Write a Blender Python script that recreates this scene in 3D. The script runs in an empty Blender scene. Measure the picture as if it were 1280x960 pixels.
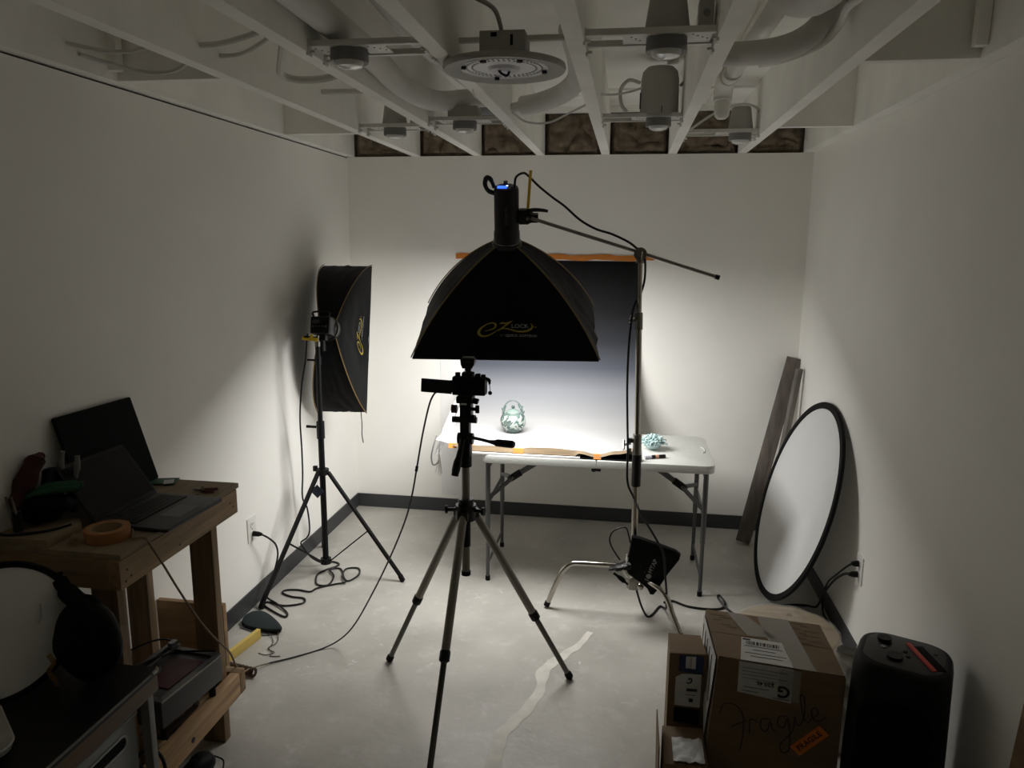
import bpy, bmesh, math, random
from mathutils import Vector, Matrix, noise

random.seed(7)
PI = math.pi
C = bpy.context.scene.collection
sc = bpy.context.scene

# ------------------------------------------------------------------ camera, world, exposure
def view_matrix():
    pitch, yaw, roll = 0.18586, 0.15231, 0.00799
    cp, sp, cy, sy = math.cos(pitch), math.sin(pitch), math.cos(yaw), math.sin(yaw)
    f = Vector((-sy*cp, cy*cp, -sp)); r = Vector((cy, sy, 0)); u = r.cross(f)
    r2 = math.cos(roll)*r + math.sin(roll)*u
    u2 = -math.sin(roll)*r + math.cos(roll)*u
    return Matrix(((r2.x, u2.x, -f.x, 0), (r2.y, u2.y, -f.y, 0), (r2.z, u2.z, -f.z, 1.8503), (0, 0, 0, 1)))
cd = bpy.data.cameras.new('camera'); cam = bpy.data.objects.new('camera', cd); C.objects.link(cam)
cd.sensor_width = 36; cd.lens = 933.62/1280*36; cd.clip_start = 0.02
cam.matrix_world = view_matrix(); sc.camera = cam

w = bpy.data.worlds.new('world'); sc.world = w; w.use_nodes = True
w.node_tree.nodes['Background'].inputs[0].default_value = (0.5, 0.5, 0.48, 1)
w.node_tree.nodes['Background'].inputs[1].default_value = 0.02
sc.view_settings.view_transform = 'Standard'; sc.view_settings.look = 'None'
sc.view_settings.gamma = 1; sc.view_settings.use_curve_mapping = False
sc.view_settings.exposure = 2.42
sc.cycles.diffuse_bounces = 12; sc.cycles.max_bounces = 16
SOFTBOX_POWER = 4.0          # radiance of the big overhead diffuser, the room's one lamp

XL, XR, YB, YF, H = -1.855, 1.072, 4.87, -2.4, 2.40
DECK = 2.68

# ------------------------------------------------------------------ materials
MATS = {}
def mat(name, col, rough=.6, metal=0., var=0., scale=8., stretch=(1, 1, 1), bump=0., bscale=None, emit=None, power=0., spec=.5, coat=0., alpha=1., col2=None, detail=4., sheen=0., transm=0.):
    if name in MATS: return MATS[name]
    m = bpy.data.materials.new(name); m.use_nodes = True
    nt = m.node_tree; b = nt.nodes['Principled BSDF']
    c = (col[0], col[1], col[2], 1)
    b.inputs['Base Color'].default_value = c; b.inputs['Roughness'].default_value = rough
    b.inputs['Metallic'].default_value = metal; b.inputs['Specular IOR Level'].default_value = spec
    b.inputs['Coat Weight'].default_value = coat; b.inputs['Alpha'].default_value = alpha
    b.inputs['Sheen Weight'].default_value = sheen; b.inputs['Transmission Weight'].default_value = transm
    if emit:
        b.inputs['Emission Color'].default_value = (*emit, 1); b.inputs['Emission Strength'].default_value = power
    if var or bump or col2:
        tc = nt.nodes.new('ShaderNodeTexCoord'); mp = nt.nodes.new('ShaderNodeMapping')
        mp.inputs['Scale'].default_value = stretch; nt.links.new(tc.outputs['Object'], mp.inputs['Vector'])
        n = nt.nodes.new('ShaderNodeTexNoise'); n.inputs['Scale'].default_value = scale; n.inputs['Detail'].default_value = detail
        nt.links.new(mp.outputs['Vector'], n.inputs['Vector'])
        if var or col2:
            r = nt.nodes.new('ShaderNodeValToRGB')
            lo = col2 if col2 else tuple(x*(1-var) for x in col); hi = col if col2 else tuple(min(1, x*(1+var)) for x in col)
            r.color_ramp.elements[0].position = .3; r.color_ramp.elements[0].color = (*lo, 1)
            r.color_ramp.elements[1].position = .7; r.color_ramp.elements[1].color = (*hi, 1)
            nt.links.new(n.outputs['Fac'], r.inputs['Fac']); nt.links.new(r.outputs['Color'], b.inputs['Base Color'])
        if bump:
            n2 = nt.nodes.new('ShaderNodeTexNoise'); n2.inputs['Scale'].default_value = bscale or scale; n2.inputs['Detail'].default_value = 5
            nt.links.new(mp.outputs['Vector'], n2.inputs['Vector'])
            bp = nt.nodes.new('ShaderNodeBump'); bp.inputs['Strength'].default_value = bump; bp.inputs['Distance'].default_value = .01
            nt.links.new(n2.outputs['Fac'], bp.inputs['Height']); nt.links.new(bp.outputs['Normal'], b.inputs['Normal'])
    MATS[name] = m
    return m

def floor_mat():
    m = mat('concrete', (.425, .408, .372), .40, 0, .15, 2.6, bump=.12, bscale=30, detail=8, spec=.4)
    nt = m.node_tree; b = nt.nodes['Principled BSDF']
    base = b.inputs['Base Color'].links[0].from_socket
    tc = nt.nodes.new('ShaderNodeTexCoord')
    n = nt.nodes.new('ShaderNodeTexNoise'); n.inputs['Scale'].default_value = 9; n.inputs['Detail'].default_value = 9; n.inputs['Roughness'].default_value = .7
    nt.links.new(tc.outputs['Object'], n.inputs['Vector'])
    r = nt.nodes.new('ShaderNodeValToRGB'); r.color_ramp.elements[0].position = .53; r.color_ramp.elements[1].position = .68
    nt.links.new(n.outputs['Fac'], r.inputs['Fac'])
    mx = nt.nodes.new('ShaderNodeMix'); mx.data_type = 'RGBA'
    ml = nt.nodes.new('ShaderNodeMath'); ml.operation = 'MULTIPLY'; ml.inputs[1].default_value = .34
    nt.links.new(r.outputs['Color'], ml.inputs[0]); nt.links.new(ml.outputs[0], mx.inputs[0])
    nt.links.new(base, mx.inputs[6]); mx.inputs[7].default_value = (.66, .65, .62, 1)
    # white plaster flecks
    v = nt.nodes.new('ShaderNodeTexVoronoi'); v.inputs['Scale'].default_value = 11
    nd = nt.nodes.new('ShaderNodeTexNoise'); nd.inputs['Scale'].default_value = 16; nd.inputs['Detail'].default_value = 6
    nt.links.new(tc.outputs['Object'], nd.inputs['Vector'])
    va = nt.nodes.new('ShaderNodeVectorMath'); va.operation = 'MULTIPLY_ADD'; va.inputs[1].default_value = (.16, .16, 0)
    nt.links.new(nd.outputs['Color'], va.inputs[0]); nt.links.new(tc.outputs['Object'], va.inputs[2]); nt.links.new(va.outputs[0], v.inputs['Vector'])
    r2 = nt.nodes.new('ShaderNodeValToRGB'); r2.color_ramp.elements[0].position = .03; r2.color_ramp.elements[0].color = (1, 1, 1, 1)
    r2.color_ramp.elements[1].position = .17; r2.color_ramp.elements[1].color = (0, 0, 0, 1)
    nt.links.new(v.outputs['Distance'], r2.inputs['Fac'])
    n3 = nt.nodes.new('ShaderNodeTexNoise'); n3.inputs['Scale'].default_value = 2.2; n3.inputs['Detail'].default_value = 3; nt.links.new(tc.outputs['Object'], n3.inputs['Vector'])
    r3 = nt.nodes.new('ShaderNodeValToRGB'); r3.color_ramp.elements[0].position = .48; r3.color_ramp.elements[1].position = .70
    nt.links.new(n3.outputs['Fac'], r3.inputs['Fac'])
    m3 = nt.nodes.new('ShaderNodeMath'); m3.operation = 'MULTIPLY'; nt.links.new(r2.outputs['Color'], m3.inputs[0]); nt.links.new(r3.outputs['Color'], m3.inputs[1])
    mx2 = nt.nodes.new('ShaderNodeMix'); mx2.data_type = 'RGBA'
    nt.links.new(m3.outputs[0], mx2.inputs[0]); nt.links.new(mx.outputs[2], mx2.inputs[6]); mx2.inputs[7].default_value = (.72, .71, .69, 1)
    nt.links.new(mx2.outputs[2], b.inputs['Base Color'])
    return m

def wood(name, col, axis=1, rough=.6, var=.35):
    st = [14, 14, 14]; st[axis] = .9
    return mat(name, col, rough, 0, var, 3.0, tuple(st), bump=.15, detail=6)

M_wall = mat('white_paint', (.895, .882, .842), .75, 0, .02, 3, bump=.05, bscale=90)
M_ceil = mat('white_sprayed_paint', (.90, .89, .85), .8, 0, .06, 4, bump=.25, bscale=25)
M_base = mat('vinyl_baseboard_grey', (.040, .042, .045), .5, 0, .08, 5)
M_floor = floor_mat()
M_patch = mat('repair_mortar', (.575, .555, .495), .6, 0, .14, 14)
M_insul = mat('fibreglass_batt', (.25, .20, .142), .95, 0, .5, 18, bump=1.0, bscale=40, col2=(.13, .10, .07))
M_black = mat('black_plastic', (.005, .005, .0055), .45, spec=.3)
M_blackmatte = mat('black_matte', (.004, .004, .0045), .8, spec=.2)
M_fabric = mat('black_nylon', (.0035, .0035, .004), .6, 0, .3, 30, bump=.35, bscale=14, spec=.12)
M_gold = mat('gold_piping', (.17, .105, .03), .6)
M_goldprint = mat('gold_print', (.30, .235, .028), .6)
M_greyprint = mat('grey_print', (.09, .09, .09), .6)
M_silverprint = mat('silver_print', (.24, .24, .235), .5)
M_blackmetal = mat('black_metal', (.004, .004, .0045), .5, 0, spec=.25)
M_chrome = mat('brushed_chrome', (.42, .395, .35), .16, 1.0, .05, 60, (1, 1, .1))
M_steel = mat('dull_steel', (.25, .235, .21), .34, 1.0)
M_tripod = mat('grey_anodised_tube', (.25, .235, .205), .42, .5)
M_rubber = mat('black_rubber', (.006, .006, .006), .8, spec=.25)
M_orange = mat('orange_tape', (.60, .20, .024), .6, 0, .06, 30)
M_yellow = mat('yellow_strap', (.62, .42, .015), .7)
M_plastic = mat('grey_white_table_plastic', (.60, .61, .58), .45, 0, .03, 40, bump=.12, bscale=120)
M_legmetal = mat('grey_table_leg', (.10, .10, .10), .42, .4)
M_white = mat('white_plastic', (.80, .79, .76), .4)
M_foam = mat('white_foam_board', (.86, .86, .85), .7)
M_tan = mat('kraft_paper_back', (.27, .195, .115), .7, 0, .18, 6, (1, 8, 8))
M_card = mat('brown_cardboard', (.19, .128, .072), .8, 0, .10, 5, (1, 1, 6))
M_label = mat('white_paper_label', (.62, .62, .60), .6)
M_clear = mat('clear_packing_tape', (.48, .45, .40), .18, alpha=.5)
M_ink = mat('black_ink', (.02, .018, .018), .7)
M_pine = wood('pine_lumber_y', (.31, .205, .105), 1)
M_pinez = wood('pine_lumber_z', (.21, .135, .068), 2)
M_pinex = wood('pine_lumber_x', (.25, .165, .083), 0)
M_plywood = mat('plywood_top', (.25, .19, .118), .7, 0, .2, 4, (6, 1, 6))
M_board = wood('dark_grey_board', (.12, .10, .085), 2, .55, .3)
M_boardlight = wood('grey_board_back', (.17, .155, .135), 2, .7, .3)
M_emit = mat('softbox_diffuser', (.9, .9, .9), .8, emit=(1.0, .985, .955), power=SOFTBOX_POWER)

# ------------------------------------------------------------------ mesh helpers
class B:
    """Collects shapes into one bmesh."""
    def __init__(self): self.bm = bmesh.new()
    def box(self, c, s, rot=None, bev=0.):
        bm = bmesh.new()
        bmesh.ops.create_cube(bm, size=1)
        bmesh.ops.scale(bm, vec=Vector(s), verts=bm.verts)
        if bev: bmesh.ops.bevel(bm, geom=bm.edges[:], offset=bev, segments=2, affect='EDGES', profile=.6)
        m = Matrix.Translation(Vector(c))
        if rot is not None: m = m @ rot.to_4x4()
        bmesh.ops.transform(bm, matrix=m, verts=bm.verts)
        return self.merge(bm)
    def span(self, a, b, bev=0.):
        a = Vector(a); b = Vector(b)
        return self.box((a+b)/2, [abs(v) for v in (b-a)], None, bev)
    def bar(self, a, b, wx, wy, up=(0, 0, 1), bev=0.):
        a = Vector(a); b = Vector(b); d = (b-a); L = d.length; z = d.normalized()
        u = Vector(up)
        if abs(u.dot(z)) > .98: u = Vector((0, 1, 0))
        x = u.cross(z).normalized(); y = z.cross(x)
        return self.box((a+b)/2, (wx, wy, L), Matrix((x, y, z)).transposed(), bev)
    def tube(self, pts, r, seg=10, smooth=0, closed=False, flat=1.):
        pts = [Vector(p) for p in pts]
        if smooth: pts = spline(pts, smooth, closed)
        n = len(pts); rs = r if isinstance(r, (list, tuple)) else [r]*n
        if len(rs) != n: rs = [rs[min(len(rs)-1, int(i*len(rs)/n))] for i in range(n)]
        rings = []; prev = None
        for i in range(n):
            if closed: t = pts[(i+1) % n]-pts[i-1]
            else: t = pts[min(i+1, n-1)]-pts[max(i-1, 0)]
            if t.length < 1e-9: t = Vector((0, 0, 1))
            t.normalize()
            if prev is None:
                a = Vector((0, 0, 1)) if abs(t.z) < .9 else Vector((1, 0, 0))
                x = a.cross(t).normalized()
            else:
                x = (prev - t*prev.dot(t)); x = x.normalized() if x.length > 1e-6 else prev
            prev = x; y = t.cross(x)
            rings.append([self.bm.verts.new(pts[i]+x*(rs[i]*math.cos(2*PI*k/seg))+y*(rs[i]*flat*math.sin(2*PI*k/seg))) for k in range(seg)])
        m = n if closed else n-1
        for i in range(m):
            A = rings[i]; Bq = rings[(i+1) % n]
            for k in range(seg): self.bm.faces.new((A[k], A[(k+1) % seg], Bq[(k+1) % seg], Bq[k]))
        if not closed:
            self.bm.faces.new(rings[0][::-1]); self.bm.faces.new(rings[-1])
        return self
    def cyl(self, a, b, r, seg=16, r2=None):
        return self.tube([a, b], [r, r if r2 is None else r2], seg)
    def lathe(self, prof, M=None, seg=24):
        M = M or Matrix()
        rings = []
        for (r, z) in prof:
            if r < 1e-6: rings.append([self.bm.verts.new(M @ Vector((0, 0, z)))])
            else: rings.append([self.bm.verts.new(M @ Vector((r*math.cos(2*PI*k/seg), r*math.sin(2*PI*k/seg), z))) for k in range(seg)])
        for A, D in zip(rings, rings[1:]):
            for k in range(seg):
                k2 = (k+1) % seg
                f = [A[k % len(A)], A[k2 % len(A)], D[k2 % len(D)], D[k % len(D)]]
                g = []
                for v in f:
                    if v not in g: g.append(v)
                if len(g) > 2: self.bm.faces.new(g)
        return self
    def prism(self, out, z0, z1, M=None, bev=0.):
        M = M or Matrix(); bm = bmesh.new()
        lo = [bm.verts.new((x, y, z0)) for x, y in out]; hi = [bm.verts.new((x, y, z1)) for x, y in out]
        n = len(out)
        bm.faces.new(lo[::-1]); bm.faces.new(hi)
        for i in range(n): bm.faces.new((lo[i], lo[(i+1) % n], hi[(i+1) % n], hi[i]))
        bmesh.ops.recalc_face_normals(bm, faces=bm.faces)
        if bev:
            top = [e for e in bm.edges if abs(e.verts[0].co.z-e.verts[1].co.z) < 1e-7]
            bmesh.ops.bevel(bm, geom=top, offset=bev, segments=2, affect='EDGES', profile=.6)
        bmesh.ops.transform(bm, matrix=M, verts=bm.verts)
        return self.merge(bm)
    def grid(self, f, nu, nv, thick=0.):
        vs = [[self.bm.verts.new(f(i/nu, j/nv)) for j in range(nv+1)] for i in range(nu+1)]
        fs = []
        for i in range(nu):
            for j in range(nv): fs.append(self.bm.faces.new((vs[i][j], vs[i+1][j], vs[i+1][j+1], vs[i][j+1])))
        if thick:
            bmesh.ops.recalc_face_normals(self.bm, faces=fs)
            bmesh.ops.solidify(self.bm, geom=fs, thickness=thick)
        return self
    def ball(self, c, r, seg=16, sc_=(1, 1, 1), M=None):
        bm = bmesh.new(); bmesh.ops.create_uvsphere(bm, u_segments=seg, v_segments=max(6, seg//2), radius=1)
        m = Matrix.Translation(Vector(c)) @ (M or Matrix()) @ Matrix.Diagonal((r*sc_[0], r*sc_[1], r*sc_[2], 1))
        bmesh.ops.transform(bm, matrix=m, verts=bm.verts)
        return self.merge(bm)
    def merge(self, bm):
        me = bpy.data.meshes.new('t'); bm.to_mesh(me); bm.free(); self.bm.from_mesh(me); bpy.data.meshes.remove(me)
        return self
    def jitter(self, a, s):
        for v in self.bm.verts:
            v.co += noise.noise_vector(v.co*s)*a
        return self

def spline(p, n, closed=False):
    out = []; N = len(p)
    rng = range(N if closed else N-1)
    for i in rng:
        if closed: p0, p1, p2, p3 = p[i-1], p[i], p[(i+1) % N], p[(i+2) % N]
        else: p0, p1, p2, p3 = p[max(i-1, 0)], p[i], p[i+1], p[min(i+2, N-1)]
        for k in range(n):
            t = k/n
            out.append(.5*((2*p1)+(p2-p0)*t+(2*p0-5*p1+4*p2-p3)*t*t+(3*p1-p0-3*p2+p3)*t**3))
    if not closed: out.append(p[-1].copy())
    return out

WM = {}
def put(name, b, m, parent=None, local=False, smooth=35, label=None):
    """One mesh object; vertices are in world space unless local (then in the parent's space)."""
    bm = b.bm if isinstance(b, B) else b
    bmesh.ops.recalc_face_normals(bm, faces=bm.faces)
    me = bpy.data.meshes.new(name); bm.to_mesh(me); bm.free()
    if parent is not None and not local: me.transform(WM[parent].inverted())
    if smooth:
        me.polygons.foreach_set('use_smooth', [True]*len(me.polygons)); me.set_sharp_from_angle(angle=math.radians(smooth))
    me.materials.append(m)
    o = bpy.data.objects.new(name, me); C.objects.link(o)
    if parent is not None: o.parent = parent; WM[o] = WM[parent]
    else: WM[o] = Matrix()
    if label: o['label'] = label
    return o
def thing(name, label, cat, loc=(0, 0, 0), M=None, group=None):
    o = bpy.data.objects.new(name, None); C.objects.link(o); o.empty_display_size = .05
    m = M if M is not None else Matrix.Translation(Vector(loc))
    o.matrix_world = m; WM[o] = m.copy()
    return tag(o, label, cat, group)
def tag(o, label, cat, group=None):
    o['label'] = label; o['category'] = cat
    if group: o['group'] = group
    return o
def struct(o): o['kind'] = 'structure'; return o
def dup(root, loc, label, rotz=0):
    r = root.copy(); C.objects.link(r); r.matrix_world = Matrix.Translation(Vector(loc)) @ Matrix.Rotation(rotz, 4, 'Z'); r['label'] = label
    for ch in list(root.children):
        c = ch.copy(); C.objects.link(c); c.parent = r
        for g in ch.children:
            d = g.copy(); C.objects.link(d); d.parent = c
    return r
def one(name, b, m, label, cat, origin, group=None, smooth=35):
    """A thing that is one mesh, with its origin at its base."""
    o = put(name, b, m, None, smooth=smooth)
    o.data.transform(Matrix.Translation(-Vector(origin))); o.location = origin; WM[o] = Matrix.Translation(Vector(origin))
    return tag(o, label, cat, group)

def text_bm(s, size, align='CENTER', bold=0.):
    cu = bpy.data.curves.new('t', 'FONT'); cu.body = s; cu.size = size; cu.align_x = align; cu.align_y = 'CENTER'; cu.offset = bold
    cu.resolution_u = 3
    o = bpy.data.objects.new('t', cu); C.objects.link(o)
    dg = bpy.context.evaluated_depsgraph_get(); me = bpy.data.meshes.new_from_object(o.evaluated_get(dg))
    bm = bmesh.new(); bm.from_mesh(me)
    bpy.data.meshes.remove(me); bpy.data.objects.remove(o); bpy.data.curves.remove(cu)
    return bm
def plane_M(o, x, y):
    """Matrix whose local XY plane lies at o with axes x, y."""
    x = Vector(x).normalized(); y = Vector(y); y = (y-x*y.dot(x)).normalized(); z = x.cross(y)
    m = Matrix((x, y, z)).transposed().to_4x4(); m.translation = Vector(o); return m
def text_on(name, s, size, M, m, parent, align='CENTER', bold=0., local=False):
    bm = text_bm(s, size, align, bold); bmesh.ops.transform(bm, matrix=M, verts=bm.verts)
    return put(name, bm, m, parent, smooth=0, local=local)
def ribbon2d(pts, ws, n=6):
    """Tapered 2-D stroke as quads: list of (x, y), width list."""
    P = spline([Vector((x, y, 0)) for x, y in pts], n); N = len(P); bm = bmesh.new(); prev = None
    for i, q in enumerate(P):
        t = (P[min(i+1, N-1)]-P[max(i-1, 0)]); t.normalize(); nn = Vector((-t.y, t.x, 0))
        f = i/(N-1)*(len(ws)-1); k = min(int(f), len(ws)-2); wd = ws[k]+(ws[k+1]-ws[k])*(f-k)
        a = bm.verts.new(q+nn*wd/2); b_ = bm.verts.new(q-nn*wd/2)
        if prev: bm.faces.new((prev[0], prev[1], b_, a))
        prev = (a, b_)
    return bm
def rrect(wd, d, r, n=5):
    out = []
    for cx, cy, a0 in ((wd/2-r, d/2-r, 0), (-wd/2+r, d/2-r, 90), (-wd/2+r, -d/2+r, 180), (wd/2-r, -d/2+r, 270)):
        for k in range(n+1):
            a = math.radians(a0+90*k/n); out.append((cx+r*math.cos(a), cy+r*math.sin(a)))
    return out
RX = lambda a: Matrix.Rotation(math.radians(a), 4, 'X')
RY = lambda a: Matrix.Rotation(math.radians(a), 4, 'Y')
RZ = lambda a: Matrix.Rotation(math.radians(a), 4, 'Z')
T = lambda *a: Matrix.Translation(Vector(a))

# ------------------------------------------------------------------ room shell
t_ = .12
fl = struct(put('floor', B().span((XL-t_, YF-t_, -.1), (XR+t_, YB+t_, 0)), M_floor, smooth=0))
wl = struct(put('wall_left', B().span((XL-t_, YF-t_, 0), (XL, YB+t_, H-.008)), M_wall, smooth=0))
wr = struct(put('wall_right', B().span((XR, YF-t_, 0), (XR+t_, YB+t_, H)), M_wall, smooth=0))
wb = struct(put('wall_back', B().span((XL, YB, 0), (XR, YB+t_, H)), M_wall, smooth=0))
wf = struct(put('wall_rear', B().span((XL, YF-t_, 0), (XR, YF, H)), M_wall, smooth=0))
bt = .008
struct(put('baseboard_back', B().span((XL, YB-bt, 0), (XR, YB, .094)), M_base, smooth=0))
struct(put('baseboard_left', B().span((XL, YF, 0), (XL+bt, YB-bt, .094)), M_base, smooth=0))
struct(put('baseboard_right', B().span((XR-bt, YF, 0), (XR, YB-bt, .094)), M_base, smooth=0))
# the repaired crack across the floor
pp = [(-.121, 3.362), (-.164, 3.243), (-.246, 3.11), (-.307, 2.994), (-.305, 2.89), (-.328, 2.743), (-.389, 2.601), (-.419, 2.499), (-.413, 2.2), (-.40, 1.9)]
bm = ribbon2d(pp, [.03, .035, .05, .06, .045, .05, .055, .06, .06, .06], 8)
for v in bm.verts: v.co += Vector((noise.noise(v.co*14)*.012, noise.noise(v.co*14+Vector((5, 0, 0)))*.012, .0012))
put('repair_strip', bm, M_patch, fl, smooth=0)

# ceiling: deck, joists, blocking, batts
ce = struct(put('ceiling', B().span((XL-t_, YF-t_, DECK), (XR+t_, YB+.35, DECK+.03)), M_ceil, smooth=0))
JX = [-1.39, -.985, -.578, -.17, .24, .655]
for x in JX:
    put('joist', B().span((x-.026, YF-.1, H+.001), (x+.026, YB+.02, DECK), .002), M_ceil, ce, smooth=0)
put('joist', B().span((XL-.02, YF-.1, H+.001), (XL+.045, YB+.02, DECK), .002), M_ceil, ce, smooth=0)
put('joist', B().span((XR-.060, YF-.1, H+.001), (XR+.02, YB+.02, DECK), .002), M_ceil, ce, smooth=0)
for (xa, xb, y) in ((XL+.045, -1.416, 2.55), (XL+.045, -1.416, 3.86), (.681, XR-.060, 2.55), (.681, XR-.060, 3.86), (-1.364, -1.011, 1.3), (-.144, .214, 1.2)):
    put('blocking_board', B().span((xa, y, H+.004), (xb, y+.04, DECK), .002), M_ceil, ce, smooth=0)
for (x, y) in ((XL+.045, 2.50), (-1.43, 3.82), (.68, 3.90), (XR-.097, 2.50)):
    put('nailing_strip', B().span((x, y, H+.03), (x+.035, y+.035, DECK), .002), M_ceil, ce, smooth=0)
edges = [XL+.045]+[v for x in JX for v in (x-.026, x+.026)]+[XR-.060]
for i in range(0, len(edges), 2):
    a, b_ = edges[i], edges[i+1]
    put('ledge_board', B().span((a, YB-.06, 2.645), (b_, YB-.02, DECK), .002), M_ceil, ce, smooth=0)
    def batt(u, v, a=a, b_=b_):
        x = a+.004+(b_-a-.008)*u; z = H+.005+(.262)*v
        e = min(u, 1-u, v, 1-v)
        d = .055*min(1, e*14)
        n1 = noise.noise(Vector((x*7+1.5*noise.noise(Vector((x*9, z*9, 5))), z*9, i*3.1))); n2 = noise.noise(Vector((x*17, z*22, 3+i)))
        d += (.055*(abs(n1)**.6)-.03+.022*n2)*min(1, e*6)
        return Vector((x, YB+.055-d, z))
    put('insulation_batt', B().grid(batt, 48, 36), M_insul, ce, smooth=80)
put('gap_shade_strip', B().span((XL-t_, YF-t_, H-.008), (XL-.022, YB, H+.01)), M_blackmatte, ce, smooth=0)  # black strip added so the gap above the left wall reads as shade
# back plane that closes the joist bays behind the batts
put('rim_board', B().span((XL, YB+.08, H), (XR, YB+.11, DECK)), M_insul, ce, smooth=0)
# seams of the roof decking between joists (thin battens and laps)
for (x0, x1, y) in ((-.149, .219, 4.3), (-.557, -.191, 4.45), (.261, .634, 4.3), (-1.369, -1.006, 4.2), (-.557, -.191, 3.2)):
    put('deck_batten', B().span((x0, y, DECK-.012), (x1, y+.05, DECK), .002), M_ceil, ce, smooth=0)
for x in (.42, -.30, .14, -.88):
    put('deck_batten', B().span((x, YF, DECK-.014), (x+.05, YB-.1, DECK), .002), M_ceil, ce, smooth=0)

# ------------------------------------------------------------------ ceiling fittings
M_galv = mat('painted_galvanised', (.66, .65, .62), .5, .2, .08, 20)
M_can = mat('painted_light_housing', (.40, .39, .36), .7, .1)
M_lens = mat('white_light_lens', (.80, .80, .78), .12, coat=.6)
M_trimdark = mat('grey_light_trim', (.20, .20, .195), .5)
M_duct = mat('painted_flex_duct', (.66, .65, .62), .65, 0, .05, 10, bump=.15, bscale=40)
M_pvc = mat('painted_pvc_pipe', (.80, .79, .75), .4)
M_cable = mat('painted_cable', (.60, .59, .56), .6)
LG = 'recessed downlights hung on bar hangers between the joists'

def downlight(label, x, y, xa, xb, kind, boxside=1):
    t = thing('downlight', label, 'ceiling light', (x, y, 2.385), None, LG)
    m = T(x, y, 0)
    put('lens', B().lathe([(0, 2.366), (.02, 2.367), (.038, 2.373), (.045, 2.384), (.045, 2.392), (0, 2.392)], m, 28), M_lens, t)
    put('trim_ring', B().lathe([(.047, 2.386), (.056, 2.384), (.058, 2.392), (.056, 2.43), (.05, 2.43), (.047, 2.395), (.047, 2.386)], m, 28), M_trimdark, t)
    for dy in (-.062, .062):
        b = B().box(((xa+xb)/2, y+dy, 2.428), (xb-xa, .005, .016)).box(((xa+xb)/2, y+dy+.008, 2.421), (xb-xa, .016, .004))
        for e, s in ((xa, 1), (xb, -1)):
            b.box((e+s*.004, y+dy, 2.415), (.006, .03, .045)).cyl((e, y+dy, 2.405), (e+s*.02, y+dy, 2.405), .004, 8)
        put('bar_hanger', b, M_galv, t)
    pl = B().box((x-.085, y, 2.424), (.075, .118, .003)).box((x+.085, y, 2.424), (.075, .118, .003)).box((x, y-.061, 2.424), (.1, .006, .003)).box((x, y+.061, 2.424), (.1, .006, .003))
    put('mounting_plate', pl, M_galv, t)
    hb = B()
    for k in range(4): hb.cyl((x-.11+.012*k, y-.04+.02*k, 2.4215), (x-.11+.012*k, y-.04+.02*k, 2.423), .003, 6)
    for k in range(4): hb.cyl((x+.07+.014*k, y-.03+.015*k, 2.4215), (x+.07+.014*k, y-.03+.015*k, 2.423), .003, 6)
    put('plate_holes', hb, M_blackmatte, t)
    if kind == 'cone':
        put('housing', B().lathe([(.062, 2.43), (.064, 2.436), (.048, 2.545), (.044, 2.55), (0, 2.551)], m, 24), M_can, t)
    elif kind == 'tall':
        put('housing', B().lathe([(.085, 2.43), (.087, 2.44), (.085, 2.59), (.078, 2.622), (.06, 2.64), (0, 2.644)], m, 28), M_can, t)
        s = B().cyl((x-.0865, y-.02, 2.46), (x-.0865, y-.02, 2.53), .003, 6).cyl((x+.01, y-.0875, 2.435), (x+.01, y-.0875, 2.46), .002, 6)
        put('slot', s, M_blackmatte, t)
    elif kind == 'box':
        put('housing', B().span((x-.07, y-.06, 2.43), (x+.07, y+.06, 2.484), .004), M_can, t)
    if boxside:
        bx = put('junction_box', B().span((x+boxside*.085, y-.02, 2.432), (x+boxside*.125, y+.05, 2.52), .003), M_can, t)
        put('knockout', B().cyl((x+boxside*.105, y-.0205, 2.48), (x+boxside*.105, y-.022, 2.48), .010, 14), M_trimdark, bx)
    return t
downlight('round downlight left of the big flat LED ring light, nearest the camera on the left', -.859, 2.30, -.964, -.599, 'none', 0)
downlight('downlight with small cone housing near the left wall and back corner', -1.20, 3.83, -1.369, -1.006, 'cone', 1)
downlight('downlight under the box housing, below the end of the flexible duct', -.80, 3.66, -.964, -.599, 'box', 0)
downlight('downlight with large cone housing at the top edge of the picture', .082, 2.285, -.149, .219, 'cone', 1)
downlight('downlight under the tall rounded housing with a looped cable', .11, 3.66, -.149, .219, 'tall', 0)
downlight('downlight with small cone housing near the right wall, beside the capped pipe', .545, 4.18, .261, .634, 'cone', 1)

# big open LED ring light
t = thing('ring_light', 'large flat round LED ceiling light with open grey rim and bare emitters', 'ceiling light', (-.405, 2.43, 2.38))
m = T(-.405, 2.43, 0)
put('rim', B().lathe([(.135, 2.392), (.138, 2.386), (.165, 2.378), (.188, 2.376), (.192, 2.384), (.19, 2.394), (.135, 2.398), (.135, 2.392)], m, 56), mat('led_rim_grey', (.40, .39, .37), .6), t)
put('emitter_disc', B().lathe([(0, 2.388), (.05, 2.388), (.052, 2.386), (.132, 2.386), (.136, 2.382), (.139, 2.390), (.0, 2.396)], m, 48), mat('led_disc_white', (.90, .90, .94), .35), t)
b = B()
for ring, n in ((.118, 48), (.100, 40)):
    for k in range(n):
        a = 2*PI*k/n; b.box((-.405+ring*math.cos(a), 2.43+ring*math.sin(a), 2.3855), (.006, .006, .003), Matrix.Rotation(a, 3, 'Z'))
put('led_chip', b, mat('led_chip', (.40, .40, .38), .3), t)
put('centre_cap', B().lathe([(0, 2.376), (.045, 2.377), (.052, 2.386), (0, 2.388)], m, 32), mat('led_cap', (.72, .72, .76), .35), t)
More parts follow.
